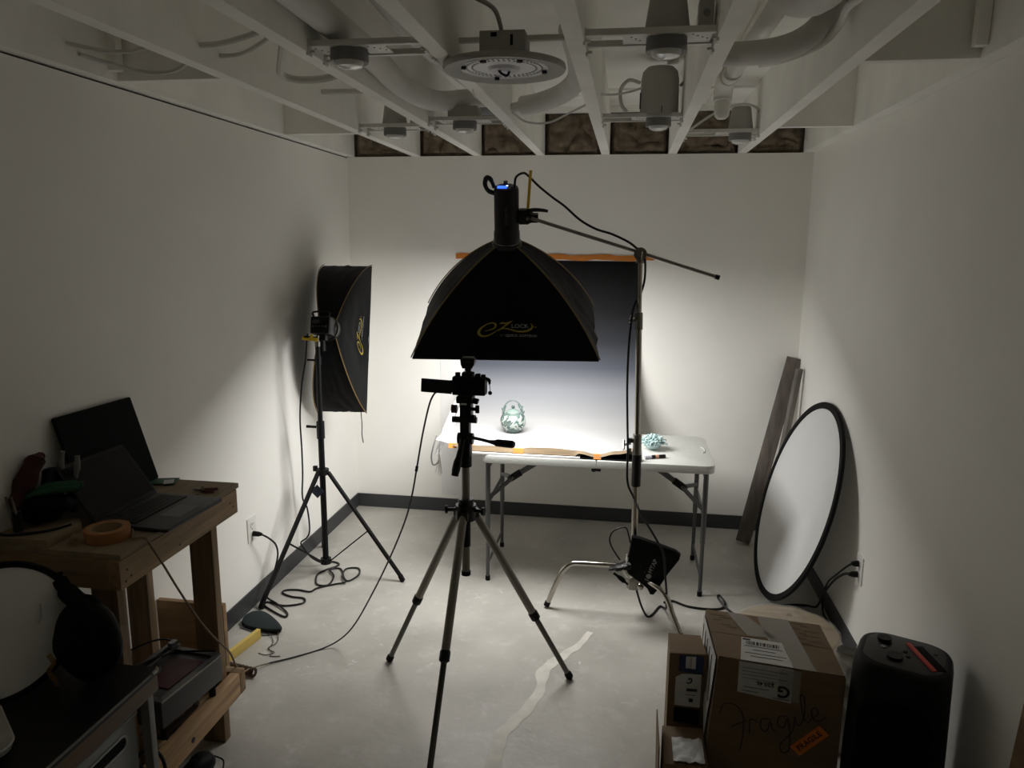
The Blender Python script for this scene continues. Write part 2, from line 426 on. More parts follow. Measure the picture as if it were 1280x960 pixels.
put('wire_stub', B().tube([(-.42, 2.42, 2.377), (-.41, 2.41, 2.366), (-.395, 2.42, 2.362), (-.39, 2.435, 2.377)], .004, 8, 6), M_black, t)
for a in (20, 110, 200, 250, 300):
    put('clip', B().box((-.405+.128*math.cos(math.radians(a)), 2.43+.128*math.sin(math.radians(a)), 2.380), (.014, .014, .008), Matrix.Rotation(math.radians(a), 3, 'Z')), M_black, t)
db = put('driver_box', B().span((-.475, 2.38, 2.398), (-.335, 2.50, 2.485), .004), M_can, t)
put('knockout', B().box((-.43, 2.379, 2.472), (.018, .003, .012)).box((-.375, 2.379, 2.455), (.008, .003, .03)), M_blackmatte, db)
put('bar_hanger', B().box((-.374, 2.45, 2.475), (.366, .02, .014)), M_galv, t)
put('stub_bracket', B().box((-.375, 2.64, 2.392), (.02, .03, .02)), M_white, t)

# ducts and pipes
def pipe(name, label, pts, r, m, sm=8, extra=None, seg=14, cat='pipe', hole=True):
    t = thing(name, label, cat, pts[0])
    put('tube', B().tube(pts, r, seg, sm), m, t)
    for (nm, a, b_, rr) in (extra or []): put(nm, B().cyl(a, b_, rr, seg), m, t)
    return t
pipe('flexible_duct', 'thick pale flexible duct curving through the bays left of the ring light', [(-.90, 1.9, 2.50), (-.905, 2.6, 2.485), (-.93, 3.1, 2.47), (-.90, 3.5, 2.49), (-.80, 3.74, 2.54), (-.68, 3.80, 2.555), (-.625, 3.82, 2.55)], .045, M_duct, cat='duct')
pipe('flexible_duct', 'thin pale flexible tube beside the thick duct, left of the ring light', [(-.72, 1.9, 2.54), (-.74, 2.5, 2.52), (-.70, 2.95, 2.50), (-.655, 3.3, 2.49), (-.64, 3.45, 2.53), (-.635, 3.48, 2.60)], .021, M_duct, cat='duct')
t = thing('duct_boot', 'grey sheet metal duct boot where the flexible duct ends', 'duct', (-.70, 3.8, 2.52))
put('body', B().lathe([(.05, -.09), (.075, -.02), (.085, .08), (.0, .08)], T(-.70, 3.87, 2.56) @ RY(70), 20), mat('duct_boot_grey', (.22, .22, .225), .6, .1), t)
pipe('flexible_duct', 'pale flexible duct below the ring light, bending to the middle joist', [(-.50, 3.50, 2.46), (-.42, 3.46, 2.465), (-.30, 3.33, 2.48), (-.23, 3.15, 2.50), (-.215, 2.95, 2.53), (-.23, 2.75, 2.58)], .042, M_duct, 8, [('collar', (-.545, 3.515, 2.455), (-.49, 3.495, 2.46), .022)], cat='duct')
pipe('flexible_duct', 'fat pale duct running away between the two right hand joists', [(.49, .3, 2.545), (.49, 1.6, 2.545), (.485, 2.2, 2.55), (.47, 2.40, 2.575), (.45, 2.50, 2.62)], .080, M_duct, seg=20, cat='duct')
pipe('branch_duct', 'pale s-curved branch pipe crossing under the fat duct on the right', [(.265, 2.72, 2.475), (.35, 2.70, 2.47), (.43, 2.60, 2.455), (.50, 2.55, 2.47), (.56, 2.55, 2.52), (.60, 2.56, 2.58)], .038, M_duct, 8, cat='duct')
pipe('conduit', 'thin white conduit bending along the right joist', [(.40, 2.68, 2.432), (.47, 2.60, 2.43), (.56, 2.55, 2.46), (.595, 2.50, 2.50), (.590, 2.40, 2.52), (.605, 2.2, 2.52), (.606, 1.2, 2.52)], .012, M_pvc, 8, seg=10)
t = thing('drain_pipe', 'white drain pipe with an elbow and a capped drop near the back wall', 'pipe', (.40, 3.3, 2.45))
put('tube', B().tube([(.43, 2.4, 2.58), (.41, 2.9, 2.56), (.385, 3.45, 2.54)], .034, 16, 6), M_pvc, t)
put('elbow', B().tube([(.385, 3.40, 2.545), (.38, 3.50, 2.54), (.38, 3.55, 2.50), (.38, 3.55, 2.47)], .041, 16, 6), M_pvc, t)
put('drop_cap', B().lathe([(0, 2.395), (.018, 2.398), (.03, 2.41), (.034, 2.43), (.034, 2.50), (.038, 2.50), (.038, 2.53), (0, 2.53)], T(.38, 3.56, 0), 20), M_pvc, t)
put('clamp_ring', B().lathe([(.036, -.01), (.042, -.01), (.042, .01), (.036, .01), (.036, -.01)], T(.386, 3.3, 2.546) @ RX(90), 20), M_galv, t)

def cable(label, pts, r=.007, m=None, sm=6, name='cable'):
    return one(name, B().tube(pts, r, 8, sm), m or M_cable, label, 'cable', pts[0])
cable('pale cable sagging across the first bay beside the left wall, upper of two', [(-1.805, 2.30, 2.47), (-1.70, 2.36, 2.455), (-1.58, 2.36, 2.46), (-1.46, 2.30, 2.48), (-1.412, 2.27, 2.5)])
cable('pale cable sagging across the first bay beside the left wall, lower of two', [(-1.805, 2.36, 2.45), (-1.70, 2.50, 2.425), (-1.58, 2.52, 2.425), (-1.46, 2.45, 2.45), (-1.412, 2.42, 2.47)])
cable('grey conduit bend in the second bay from the left wall, nearest the camera', [(-1.368, 2.34, 2.46), (-1.28, 2.31, 2.455), (-1.15, 2.25, 2.46), (-1.007, 2.17, 2.47)], .009)
cable('second thin conduit beside the conduit bend in the second bay from the left', [(-1.368, 2.46, 2.455), (-1.27, 2.42, 2.45), (-1.15, 2.33, 2.46), (-1.007, 2.2, 2.48)], .007)
cable('thick pale elbow conduit in the second bay left of the nearest left downlight', [(-1.10, 2.38, 2.49), (-1.26, 2.68, 2.47), (-1.30, 2.78, 2.46), (-1.25, 2.82, 2.45), (-1.13, 2.80, 2.45), (-1.007, 2.72, 2.46)], .014)
cable('straight pale conduit stub in the second bay before the cone housing', [(-1.368, 3.30, 2.50), (-1.20, 3.30, 2.50), (-1.007, 3.30, 2.50)], .011)
cable('thin cable running from the middle joist to the tall rounded light housing', [(-.148, 3.35, 2.475), (-.09, 3.45, 2.49), (-.02, 3.55, 2.52), (.03, 3.58, 2.54)], .005)
cable('looped cable beside the tall rounded light housing', [(.02, 3.575, 2.56), (-.03, 3.56, 2.57), (-.065, 3.56, 2.53), (-.06, 3.57, 2.47), (-.035, 3.58, 2.44)], .008)
cable('short cable from the tall rounded housing to the joist on its right', [(.20, 3.66, 2.56), (.21, 3.66, 2.57), (.218, 3.66, 2.575)], .007)
cable('white cable curving over the cone housing near the right wall', [(.262, 4.08, 2.42), (.28, 4.06, 2.425), (.36, 4.06, 2.48), (.45, 4.09, 2.53), (.54, 4.10, 2.552), (.61, 4.13, 2.54), (.64, 4.16, 2.51)], .006)
cable('thin dark cable drooping below the bent duct under the ring light', [(-.55, 3.53, 2.44), (-.50, 3.62, 2.41), (-.40, 3.66, 2.41), (-.30, 3.60, 2.44), (-.192, 3.5, 2.47)], .005)
cable('thin cable falling from the ring light to the joined ducts', [(-.555, 2.7, 2.42), (-.60, 2.9, 2.40), (-.62, 3.2, 2.43), (-.62, 3.35, 2.47)], .004)
cable('black ridged whip cable hooked above the nearest left downlight', [(-.93, 2.22, 2.47), (-.94, 2.15, 2.53), (-.90, 2.08, 2.58), (-.84, 2.05, 2.60), (-.80, 2.04, 2.57)], .012, M_can)
cable('thin brown cable entering the top of the ring light driver box', [(-.52, 2.2, 2.56), (-.46, 2.26, 2.54), (-.42, 2.35, 2.53), (-.41, 2.43, 2.475)], .007, M_can)

# ------------------------------------------------------------------ wall outlets and their cords
def outlet(label, x, y, z, s):
    t = thing('wall_outlet', label, 'outlet', (x, y, z-.065), None, 'wall outlets')
    put('cover_plate', B().box((x+s*.003, y, z), (.006, .082, .130), None, .002), M_white, t)
    for dz in (-.025, .025):
        r = put('receptacle', B().prism(rrect(.034, .032, .012), .006, .009, Matrix(((0, 0, s, x), (1, 0, 0, y), (0, 1, 0, z+dz), (0, 0, 0, 1)))), M_white, t)
        put('slot', B().box((x+s*.0095, y-.007, z+dz+.003), (.001, .002, .009)).box((x+s*.0095, y+.007, z+dz+.003), (.001, .002, .007)), M_blackmatte, r)
    put('screw', B().cyl((x+s*.006, y, z), (x+s*.0075, y, z), .003, 10), M_steel, t)
    return t
outlet('white wall outlet on the left wall beside the workbench', XL, 3.36, .41, 1)
outlet('white wall outlet low on the right wall behind the round reflector', XR, 3.335, .43, -1)
def cord(label, pts, r=.0045, m=None, sm=6, plug=None, name='power_cord', extra=None):
    t = thing(name, label, 'cord', pts[0])
    put('cable', B().tube(pts, r, 8, sm), m or M_black, t)
    if plug:
        a, b_ = plug; put('plug', B().tube([a, tuple(a[i]+(b_[i]-a[i])*.6 for i in range(3)), b_], [.014, .013, .007], 10), M_black, t)
    return t
cord('black power cord plugged into the top socket of the right wall outlet', [(1.035, 3.335, .456), (1.02, 3.37, .42), (1.01, 3.45, .35), (1.0, 3.55, .26), (1.02, 3.68, .12), (1.04, 3.73, .02), (1.045, 3.66, .006), (1.05, 3.5, .006)], plug=((1.062, 3.335, .456), (1.032, 3.338, .454)))
cord('thicker black power cord plugged into the lower socket of the right wall outlet', [(1.03, 3.335, .405), (1.01, 3.36, .39), (.995, 3.44, .32), (.99, 3.56, .2), (1.0, 3.70, .06), (.98, 3.80, .012), (.92, 3.81, .006), (.85, 3.78, .006), (.80, 3.70, .006)], .006, plug=((1.062, 3.335, .405), (1.025, 3.338, .402)))

# ------------------------------------------------------------------ softboxes (built in their own space: face in XY, lamp on +Z)
def swoosh_marks(mapf, parent, s, size_text):
    """The printed logo: e, z with its long tail, LOCK and the size line; mapf turns sheet x, y into the panel."""
    def lay(name, bm, m):
        for v in bm.verts: v.co = mapf(v.co.x*s, v.co.y*s)
        put(name, bm, m, parent, local=True, smooth=0)
    lay('printed_letter', ribbon2d([(-3.1, -.30), (-2.5, -.15), (-1.7, .25), (-1.55, .85), (-2.0, 1.15), (-2.9, .85), (-3.75, .05), (-3.95, -.75), (-3.4, -1.2), (-2.5, -1.05), (-1.6, -.45), (-1.0, .1)], [.06, .12, .22, .34, .22, .14, .30, .42, .30, .20, .12, .08], 8), M_goldprint)
    lay('printed_letter', ribbon2d([(-.9, 1.0), (-.5, 1.15), (0, 1.1), (.55, 1.3), (1.1, 1.55)], [.1, .26, .22, .2, .06], 6), M_goldprint)
    lay('printed_letter', ribbon2d([(1.1, 1.55), (.3, .95), (-.5, .3), (-1.1, -.25)], [.06, .2, .22, .1], 6), M_goldprint)
    lay('printed_letter', ribbon2d([(-1.0, -.1), (-.3, .2), (.6, .05), (1.8, -.28), (2.9, -.25), (3.7, .1), (4.05, .65), (3.75, 1.15)], [.06, .16, .20, .26, .30, .30, .24, .05], 8), M_goldprint)
    for s_, sz, x, y, mm in (('LOCK', .95, 2.15, .62, M_silverprint), (size_text, .55, .1, -1.05, M_greyprint), ('QUICK SOFTBOX', .58, 2.35, -1.05, M_silverprint), ('TM', .28, 4.45, .45, M_goldprint)):
        bm = text_bm(s_, sz, bold=.012)
        for v in bm.verts: v.co += Vector((x, y, 0))
        lay('printed_lettering', bm, mm)

def softbox(label, M, w_, d_, D, emissive, logo_panel, wobble=.008, a=.45, strap=None, scale=.03, logo_c=(.5, .72), logo_dir=1, size_text='24 X 36"'):
    t = thing('softbox', label, 'softbox', M=M)
    rr = .068
    cor = [(-w_/2, -d_/2), (w_/2, -d_/2), (w_/2, d_/2), (-w_/2, d_/2)]
    ra = [(-.7*rr, -.7*rr), (.7*rr, -.7*rr), (.7*rr, .7*rr), (-.7*rr, .7*rr)]
    def rib(i, s):
        c = cor[i % 4]; r = ra[i % 4]
        k = a*s+(1-a)*math.sin(s*PI/2); z = D*(a*(1-s)+(1-a)*math.cos(s*PI/2))
        return Vector((r[0]+(c[0]-r[0])*k, r[1]+(c[1]-r[1])*k, z))
    def surf(i, u, s, off=0.):
        A = rib(i, s); Bq = rib(i+1, s); p = A.lerp(Bq, u)
        inward = Vector((-p.x, -p.y, -D*.25)); inward = inward.normalized() if inward.length > 1e-5 else Vector((0, 0, -1))
        sag = .045*math.sin(PI*u)*math.sin(PI*s)*(A-Bq).length/.9
        wob = wobble*noise.noise(Vector((u*7+i*3, s*5, i)))*math.sin(PI*u)*min(1, s*2)
        return p+inward*(sag+wob-off)
    for i in range(4):
        put('side_panel', B().grid(lambda u, v, i=i: surf(i, u, v), 22, 18), M_fabric, t, local=True, smooth=70)
        put('piping', B().tube([rib(i, k/24)+Vector((rib(i, k/24).x*.012, rib(i, k/24).y*.012, .002)) for k in range(25)], .0032, 8), M_gold, t, local=True)
    lip = B()
    def lipf(u, v):
        q = u*4; i = int(min(q, 3.999)); f = q-i
        A = Vector((*cor[i], 0)); Bq = Vector((*cor[(i+1) % 4], 0)); p = A.lerp(Bq, f)
        p.x *= 1+.004*math.sin(PI*f*6); return p+Vector((0, 0, -.009*v))
    put('front_lip', lip.grid(lipf, 48, 2, .002), M_fabric, t, local=True)
    put('diffuser', B().grid(lambda u, v: Vector(((u-.5)*(w_-.05), (v-.5)*(d_-.05), .004-.004*math.sin(PI*u)*math.sin(PI*v))), 16, 12), M_emit if emissive else mat('white_diffuser_off', (.75, .75, .74), .8), t, local=True)
    put('speed_ring', B().lathe([(rr*.75, D-.012), (rr*1.02, D-.012), (rr*1.06, D), (rr*1.02, D+.012), (rr*.75, D+.012), (rr*.75, D-.012)], None, 32), M_black, t, local=True)
    # logo, laid on the panel
    i = logo_panel
    def mapf(x, y):
        s = logo_c[1]-y/(D*1.55); wd = (rib(i, s)-rib(i+1, s)).length
        u = logo_c[0]+logo_dir*x/wd
        return surf(i, u, s, .0022)
    swoosh_marks(mapf, t, scale, size_text)
    if strap:
        put('hanging_strap', B().tube(strap, .006, 6, 4, flat=.3), M_blackmatte, t)
    return t

# overhead softbox
C1 = Vector((-.605, 3.79, 1.413)); D1 = .47
M1 = T(*C1) @ Matrix.Rotation(.112, 4, 'Z') @ RX(21.2)
softbox('big black overhead softbox with gold piping, its glowing face tilted down at the table', M1, .9, .6, D1, True, 0, .014, a=.66, scale=.0345, logo_c=(.50, .76))
# its lamp head
t = thing('flash_head', 'black cylindrical studio flash head on top of the overhead softbox', 'studio light', M=M1 @ T(0, 0, D1))
put('body', B().lathe([(0, 0), (.062, 0), (.063, .02), (.062, .06), (.059, .065), (.058, .262), (.054, .275), (.05, .277), (0, .277)], None, 36), M_black, t, local=True)
put('bayonet_ring', B().lathe([(.055, -.002), (.066, -.002), (.068, .006), (.066, .014), (.055, .014), (.055, -.002)], None, 36), M_chrome, t, local=True)
put('screen', B().box((-.018, -.014, .2785), (.046, .034, .003)), mat('blue_screen', (.05, .15, .6), .3, emit=(.03, .14, 1.0), power=.28), t, local=True, label='lit blue display')
put('screen_icon', B().box((.004, .002, .2805), (.010, .008, .002)), mat('white_indicator', (.8, .8, .9), .3, emit=(.7, .75, 1), power=.4), t, local=True)
put('knob', B().cyl((-.004, .024, .277), (-.004, .024, .295), .010, 16), M_black, t, local=True)
put('button', B().cyl((.026, -.012, .277), (.026, -.012, .282), .006, 12).cyl((.026, .006, .277), (.026, .006, .282), .006, 12).cyl((.012, -.03, .277), (.012, -.03, .281), .004, 10), M_greyprint, t, local=True)
put('carry_handle', B().tube([(-.052, 0, .245), (-.083, -.004, .258), (-.098, -.006, .29), (-.09, -.006, .318), (-.072, -.004, .312), (-.056, 0, .272)], [.011, .010, .011, .012, .011, .009], 10, 6), M_black, t, local=True)
bm = text_bm('STUDIO 300', .016)
for v in bm.verts:
    x, y = v.co.x, v.co.y
    ang = -PI/2+y/.0585; v.co = Vector((.0588*math.cos(ang), .0588*math.sin(ang), .155+x))
put('printed_lettering', bm, M_greyprint, t, local=True, smooth=0)
cl = put('tilt_clamp', B().box((.082, 0, .135), (.05, .045, .07), None, .008).cyl((.10, -.03, .135), (.10, .03, .135), .026, 20).box((.125, 0, .128), (.05, .036, .04), None, .006), M_black, t, local=True)
put('clamp_bolt', B().cyl((.10, -.034, .135), (.10, -.028, .135), .008, 14), M_steel, cl, local=True)
put('lever', B().tube([(.10, -.01, .165), (.13, -.015, .172), (.17, -.02, .172), (.195, -.022, .168)], [.009, .009, .008, .007], 10, 4), M_black, cl, local=True)
put('cable_tie', B().bar((.100, -.002, .17), (.113, .012, .350), .014, .004), M_yellow, t, local=True, label='yellow strap standing up to the cord')
cord('black power cord running from the overhead flash head along the boom to the stand', [(-.535, 3.52, 2.10), (-.530, 3.52, 2.15), (-.50, 3.55, 2.172), (-.475, 3.56, 2.158), (-.43, 3.57, 2.115), (-.366, 3.57, 2.065), (-.306, 3.57, 2.023), (-.233, 3.57, 1.961), (-.158, 3.57, 1.92), (-.083, 3.57, 1.897), (-.009, 3.565, 1.863), (.03, 3.55, 1.835), (.068, 3.56, 1.80), (.076, 3.60, 1.705), (.062, 3.61, 1.63), (.028, 3.55, 1.558), (.018, 3.535, 1.465), (.012, 3.53, 1.351), (.012, 3.53, 1.199), (.018, 3.52, 1.046), (.026, 3.50, .889), (.030, 3.50, .728), (.062, 3.48, .655), (.102, 3.42, .591), (.173, 3.40, .483), (.209, 3.39, .417), (.222, 3.39, .312), (.235, 3.42, .20), (.245, 3.55, .06), (.24, 3.66, .008), (.219, 3.67, .006), (.179, 3.575, .006), (.151, 3.56, .006), (.12, 3.60, .05), (.09, 3.62, .14), (.075, 3.60, .2)], .0055, name='power_cord')

# left strip softbox
sb_c = Vector((-1.664, 4.24, 1.285))
zb = Vector((.10, -.955, .262)).normalized(); xv = Vector((0, 0, 1)).cross(zb).normalized(); yv = zb.cross(xv)
M2 = Matrix((xv, yv, zb)).transposed().to_4x4(); M2.translation = sb_c
D2 = .36
softbox('narrow upright black softbox with gold piping near the left wall, face turned away', M2, .29, .88, D2, False, 1, .008, a=.36, scale=.028, logo_c=(.5, .78), logo_dir=1, size_text='12 X 36"',
        strap=[sb_c+xv*.11-yv*.30+zb*.03, sb_c+xv*.115-yv*.36+zb*.03, sb_c+xv*.118-yv*.44+zb*.02, (-1.515, 4.08, .80), (-1.517, 4.08, .74), (-1.51, 4.08, .69)])
t = thing('flash_head', 'black boxy flash head with a control panel, holding the narrow left softbox', 'studio light', M=M2 @ T(0, 0, D2))
put('body', B().box((0, 0, .085), (.105, .095, .12), None, .012).lathe([(0, 0), (.058, 0), (.06, .03), (.05, .045), (0, .045)], None, 28), M_black, t, local=True)
put('control_panel', B().box((0, -.002, .146), (.092, .082, .004), None, .0015), M_blackmatte, t, local=True)
put('display', B().box((-.018, .018, .149), (.036, .018, .002)), mat('dead_display', (.05, .05, .052), .25), t, local=True)
for k in range(5): put('button', B().cyl((-.034+.017*k, -.008, .148), (-.034+.017*k, -.008, .152), .004 if k < 4 else .006, 12), M_greyprint, t, local=True)
put('carry_handle', B().tube([(-.04, .046, .12), (-.042, .072, .125), (.036, .072, .125), (.04, .046, .12)], .0055, 8, 3), M_black, t, local=True)
put('bayonet_ring', B().lathe([(.058, -.002), (.068, -.002), (.07, .006), (.068, .02), (.058, .02), (.058, -.002)], None, 32), M_steel, t, local=True)
put('tilt_bracket', B().box((0, -.06, .09), (.05, .035, .05), None, .006).cyl((0, -.06, .09), (0, -.13, .07), .016, 14), M_black, t, local=True)
lv = put('lever', B().bar((-.005, -.07, .15), (-.075, -.068, .165), .010, .010), M_black, t, local=True)
put('cable_tie', B().box((-.045, -.078, .16), (.085, .020, .008), Matrix.Rotation(-.12, 3, 'Z'), .002).box((-.035, -.062, .16), (.014, .02, .006)), M_yellow, t, local=True, label='yellow strap across the lamp')

# light stand
LS = Vector((-1.639, 3.773, 0))
t = thing('light_stand', 'black tripod light stand carrying the narrow left softbox', 'light stand', LS)
put('pole', B().cyl((-1.639, 3.773, .055), (-1.639, 3.773, .86), .0165, 18), M_blackmetal, t)
put('upper_pole', B().cyl((-1.639, 3.773, .84), (-1.635, 3.77, 1.30), .0135, 16), M_blackmetal, t)
put('collar', B().cyl((-1.639, 3.773, .79), (-1.639, 3.773, .885), .022, 18).cyl((-1.66, 3.765, .855), (-1.70, 3.75, .86), .007, 10).box((-1.70, 3.75, .86), (.02, .008, .014)), M_black, t)
put('collar', B().cyl((-1.637, 3.772, 1.20), (-1.636, 3.771, 1.25), .018, 16).cyl((-1.65, 3.765, 1.225), (-1.69, 3.75, 1.228), .006, 10), M_black, t)
put('spigot', B().cyl((-1.635, 3.77, 1.29), (-1.633, 3.77, 1.36), .010, 14).cyl((-1.635, 3.77, 1.30), (-1.635, 3.77, 1.325), .016, 14), M_steel, t)
put('spider', B().cyl((-1.639, 3.773, .585), (-1.639, 3.773, .615), .036, 20).box((-1.676, 3.765, .618), (.022, .02, .03), None, .003), M_black, t)
put('lower_spider', B().cyl((-1.639, 3.773, .06), (-1.639, 3.773, .09), .03, 20), M_black, t)
for (fx, fy) in ((-1.80, 3.31), (-1.177, 3.739), (-1.80, 4.12)):
    f = Vector((fx, fy, .012)); d = (f-LS); d.z = 0; d.normalize()
    top = LS+d*.035+Vector((0, 0, .60))
    lg = put('leg', B().bar(top, f, .022, .016, up=d, bev=.003), M_blackmetal, t)
    put('rubber_foot', B().bar(f+(top-f).normalized()*.03, f-Vector((0, 0, .010)), .025, .02, up=d, bev=.003), M_rubber, lg)
    put('brace', B().bar(LS+d*.03+Vector((0, 0, .078)), top.lerp(f, .54), .016, .007, up=d), M_blackmetal, t)
tg = put('tag', B().box((-1.652, 3.725, .50), (.055, .003, .055), Matrix.Rotation(PI/4, 3, 'Y')), mat('navy_tag', (.012, .02, .045), .5), t, label='small navy blue tag')
put('tag_string', B().tube([(-1.652, 3.727, .535), (-1.655, 3.74, .57), (-1.65, 3.745, .60)], .0015, 6), M_white, tg)
# its power cord
pc = [(-1.675, 3.74, 1.37), (-1.684, 3.745, 1.339), (-1.702, 3.755, 1.222), (-1.736, 3.77, 1.085), (-1.768, 3.80, .897), (-1.78, 3.83, .704), (-1.791, 3.85, .556), (-1.803, 3.86, .411), (-1.782, 3.87, .34), (-1.773, 3.87, .22), (-1.79, 3.87, .165), (-1.83, 3.87, .13), (-1.81, 3.86, .10), (-1.75, 3.83, .06), (-1.70, 3.87, .012), (-1.66, 3.91, .006), (-1.61, 3.89, .006), (-1.615, 3.85, .006), (-1.652, 3.80, .006), (-1.675, 3.73, .006), (-1.63, 3.618, .006), (-1.566, 3.619, .006), (-1.573, 3.72, .010), (-1.63, 3.80, .010), (-1.574, 3.824, .006), (-1.513, 3.719, .006), (-1.472, 3.685, .006), (-1.446, 3.769, .006), (-1.477, 3.849, .006), (-1.543, 3.83, .006), (-1.524, 3.721, .012), (-1.48, 3.655, .012), (-1.53, 3.635, .006), (-1.606, 3.573, .006), (-1.629, 3.526, .006), (-1.70, 3.535, .006), (-1.765, 3.520, .006), (-1.765, 3.486, .006), (-1.70, 3.455, .006), (-1.628, 3.447, .006), (-1.613, 3.395, .006), (-1.695, 3.354, .006), (-1.79, 3.378, .006), (-1.801, 3.345, .006), (-1.70, 3.275, .006), (-1.635, 3.246, .006), (-1.65, 3.29, .006), (-1.74, 3.36, .012), (-1.81, 3.40, .02), (-1.822, 3.435, .05), (-1.80, 3.46, .12), (-1.775, 3.47, .22), (-1.77, 3.45, .29), (-1.78, 3.41, .34), (-1.80, 3.375, .375), (-1.825, 3.36, .39)]
cord('black power cord coiled on the floor under the light stand, plugged into the left outlet', pc, .0048, sm=8, plug=((-1.846, 3.36, .386), (-1.80, 3.368, .382)))

# ------------------------------------------------------------------ c-stand with boom arm
cx, cy = .068, 3.57
t = thing('c_stand', 'chrome stand with turtle base and slanting boom arm in front of the table', 'c-stand', (cx, cy, 0))
put('column', B().cyl((cx+.008, cy, .16), (cx+.002, cy, .92), .0172, 20), M_chrome, t)
put('middle_column', B().cyl((cx+.002, cy, .90), (cx-.012, cy, 1.50), .0145, 18), M_chrome, t)
put('upper_column', B().cyl((cx-.012, cy, 1.48), (cx-.018, cy, 1.80), .0115, 16), M_chrome, t)
put('grip_sleeve', B().cyl((cx+.004, cy, .685), (cx+.003, cy, .845), .0225, 20), M_black, t)
c1 = put('collar', B().cyl((cx+.002, cy, .835), (cx+.002, cy, .945), .0215, 20).box((cx-.03, cy-.005, .915), (.03, .018, .022), None, .003).box((cx-.032, cy-.005, .86), (.014, .018, .03), None, .003), M_steel, t)
put('tee_handle', B().cyl((cx-.03, cy-.01, .90), (cx-.062, cy-.03, .897), .0055, 10).cyl((cx-.062, cy-.045, .880), (cx-.062, cy-.012, .915), .006, 10), M_chrome, c1)
c2 = put('collar', B().cyl((cx-.011, cy, 1.455), (cx-.013, cy, 1.535), .018, 18).box((cx-.032, cy-.004, 1.50), (.018, .014, .02), None, .003), M_steel, t)
put('tee_handle', B().cyl((cx-.034, cy-.01, 1.51), (cx-.05, cy-.02, 1.508), .005, 10).ball((cx-.052, cy-.022, 1.515), .008, 10).ball((cx-.052, cy-.022, 1.497), .008, 10), M_chrome, c2)
hd = put('grip_head', B().cyl((cx-.018, cy-.032, 1.808), (cx-.018, cy+.022, 1.808), .030, 28).cyl((cx-.018, cy, 1.765), (cx-.018, cy, 1.80), .018, 16), M_steel, t)
put('tee_handle', B().cyl((cx-.015, cy-.05, 1.80), (cx-.015, cy-.03, 1.80), .008, 12).cyl((cx-.015, cy-.052, 1.782), (cx-.013, cy-.052, 1.818), .006, 10), M_chrome, hd)
A = Vector((-.462, 3.56, 1.968)); Z = Vector((.395, 3.58, 1.708))
put('boom_arm', B().cyl(A, Z, .0085, 14), M_steel, t)
put('end_cap', B().cyl(Z, Z+(Z-A).normalized()*.02, .011, 12), M_black, t)
hub = put('hub', B().cyl((cx+.008, cy, .15), (cx+.008, cy, .285), .030, 20).box((cx+.012, cy-.02, .19), (.05, .06, .07), None, .008), M_steel, t)
put('knob', B().ball((cx+.045, cy-.05, .18), .018, 14, (1, .7, 1)), M_chrome, hub)
lp = [(cx+.005, cy, .262), (-.18, 3.572, .258), (-.235, 3.573, .25), (-.275, 3.574, .215), (-.30, 3.574, .165), (-.355, 3.575, .022)]
def cleg(pts, m, parent):
    P = spline([Vector(q) for q in pts], 6)
    lg = put('leg', B().tube(P, .0135, 14), m, parent)
    d = (P[-1]-P[-3]).normalized()
    put('rubber_foot', B().tube([P[-1]-d*.012, P[-1]+d*.012], .0155, 14), M_rubber, lg)
cleg(lp, M_chrome, t)
cleg([(cx+.02, cy-.012, .225), (.17, 3.47, .222), (.215, 3.435, .205), (.245, 3.41, .165), (.262, 3.393, .12), (.305, 3.355, .022)], M_chrome, t)
cleg([(cx+.012, cy+.01, .19), (cx+.07, 3.78, .188), (cx+.085, 3.83, .17), (cx+.098, 3.87, .13), (cx+.125, 3.96, .022)], M_chrome, t)

# sandbag pouch on its base
t = thing('weight_bag', 'black flat pouch with pale printed lettering slung on the chrome stand base', 'bag', (.15, 3.47, .16))
def onp(x, z, y=3.48): return (x, z)
outl = [(.062, .455), (.10, .45), (.20, .42), (.275, .395), (.298, .378), (.292, .35), (.24, .27), (.195, .185), (.178, .160), (.160, .160), (.145, .19), (.10, .225), (.05, .26), (.035, .29), (.05, .37)]
MB = Matrix(((1, 0, 0, 0), (0, 0, -1, 3.505), (0, 1, 0, 0), (0, 0, 0, 1)))
b = B().prism(outl, -.012, .03, MB, .012)
put('body', b, mat('bag_nylon', (.003, .003, .0033), .6, spec=.12, bump=.3, bscale=10), t)
put('end_flap', B().tube([(.055, 3.485, .31), (.02, 3.475, .30), (-.03, 3.48, .285), (-.045, 3.485, .272)], [.035, .03, .018, .006], 10, 4, flat=.5).tube([(-.02, 3.475, .262), (.02, 3.46, .24), (.05, 3.46, .215)], [.01, .018, .008], 8, 4, flat=.5), M_black, t)
put('reflective_tab', B().tube([(.022, 3.455, .315), (.028, 3.452, .29), (.045, 3.452, .265), (.062, 3.456, .248)], [.004, .009, .009, .004], 8, 4), M_white, t)
put('reflective_tab', B().tube([(.040, 3.464, .37), (.042, 3.461, .345), (.040, 3.462, .325)], [.003, .006, .003], 8, 4), M_white, t)
td = Vector((.34, 0, .94)).normalized(); tu = Vector((-td.z, 0, td.x)); tc_ = Vector((.150, 3.4735, .262))
text_on('printed_lettering', 'I', .030, plane_M(tc_-td*.024, td, tu), M_silverprint, t, bold=.0005)
text_on('printed_lettering', 'MTAP', .030, plane_M(tc_+td*.014, td, tu), M_silverprint, t, align='LEFT', bold=.0005)
put('printed_emblem', B().cyl(tc_-td*.003+Vector((0, .0010, 0)), tc_-td*.003+Vector((0, -.0008, 0)), .0125, 20), M_silverprint, t)
put('strap', B().tube([(.008, 3.5, .322), (-.038, 3.5, .394), (-.043, 3.5, .444), (-.017, 3.5, .479), (.029, 3.5, .492), (.045, 3.49, .46), (.055, 3.49, .42)], .004, 8, 6), M_black, t)
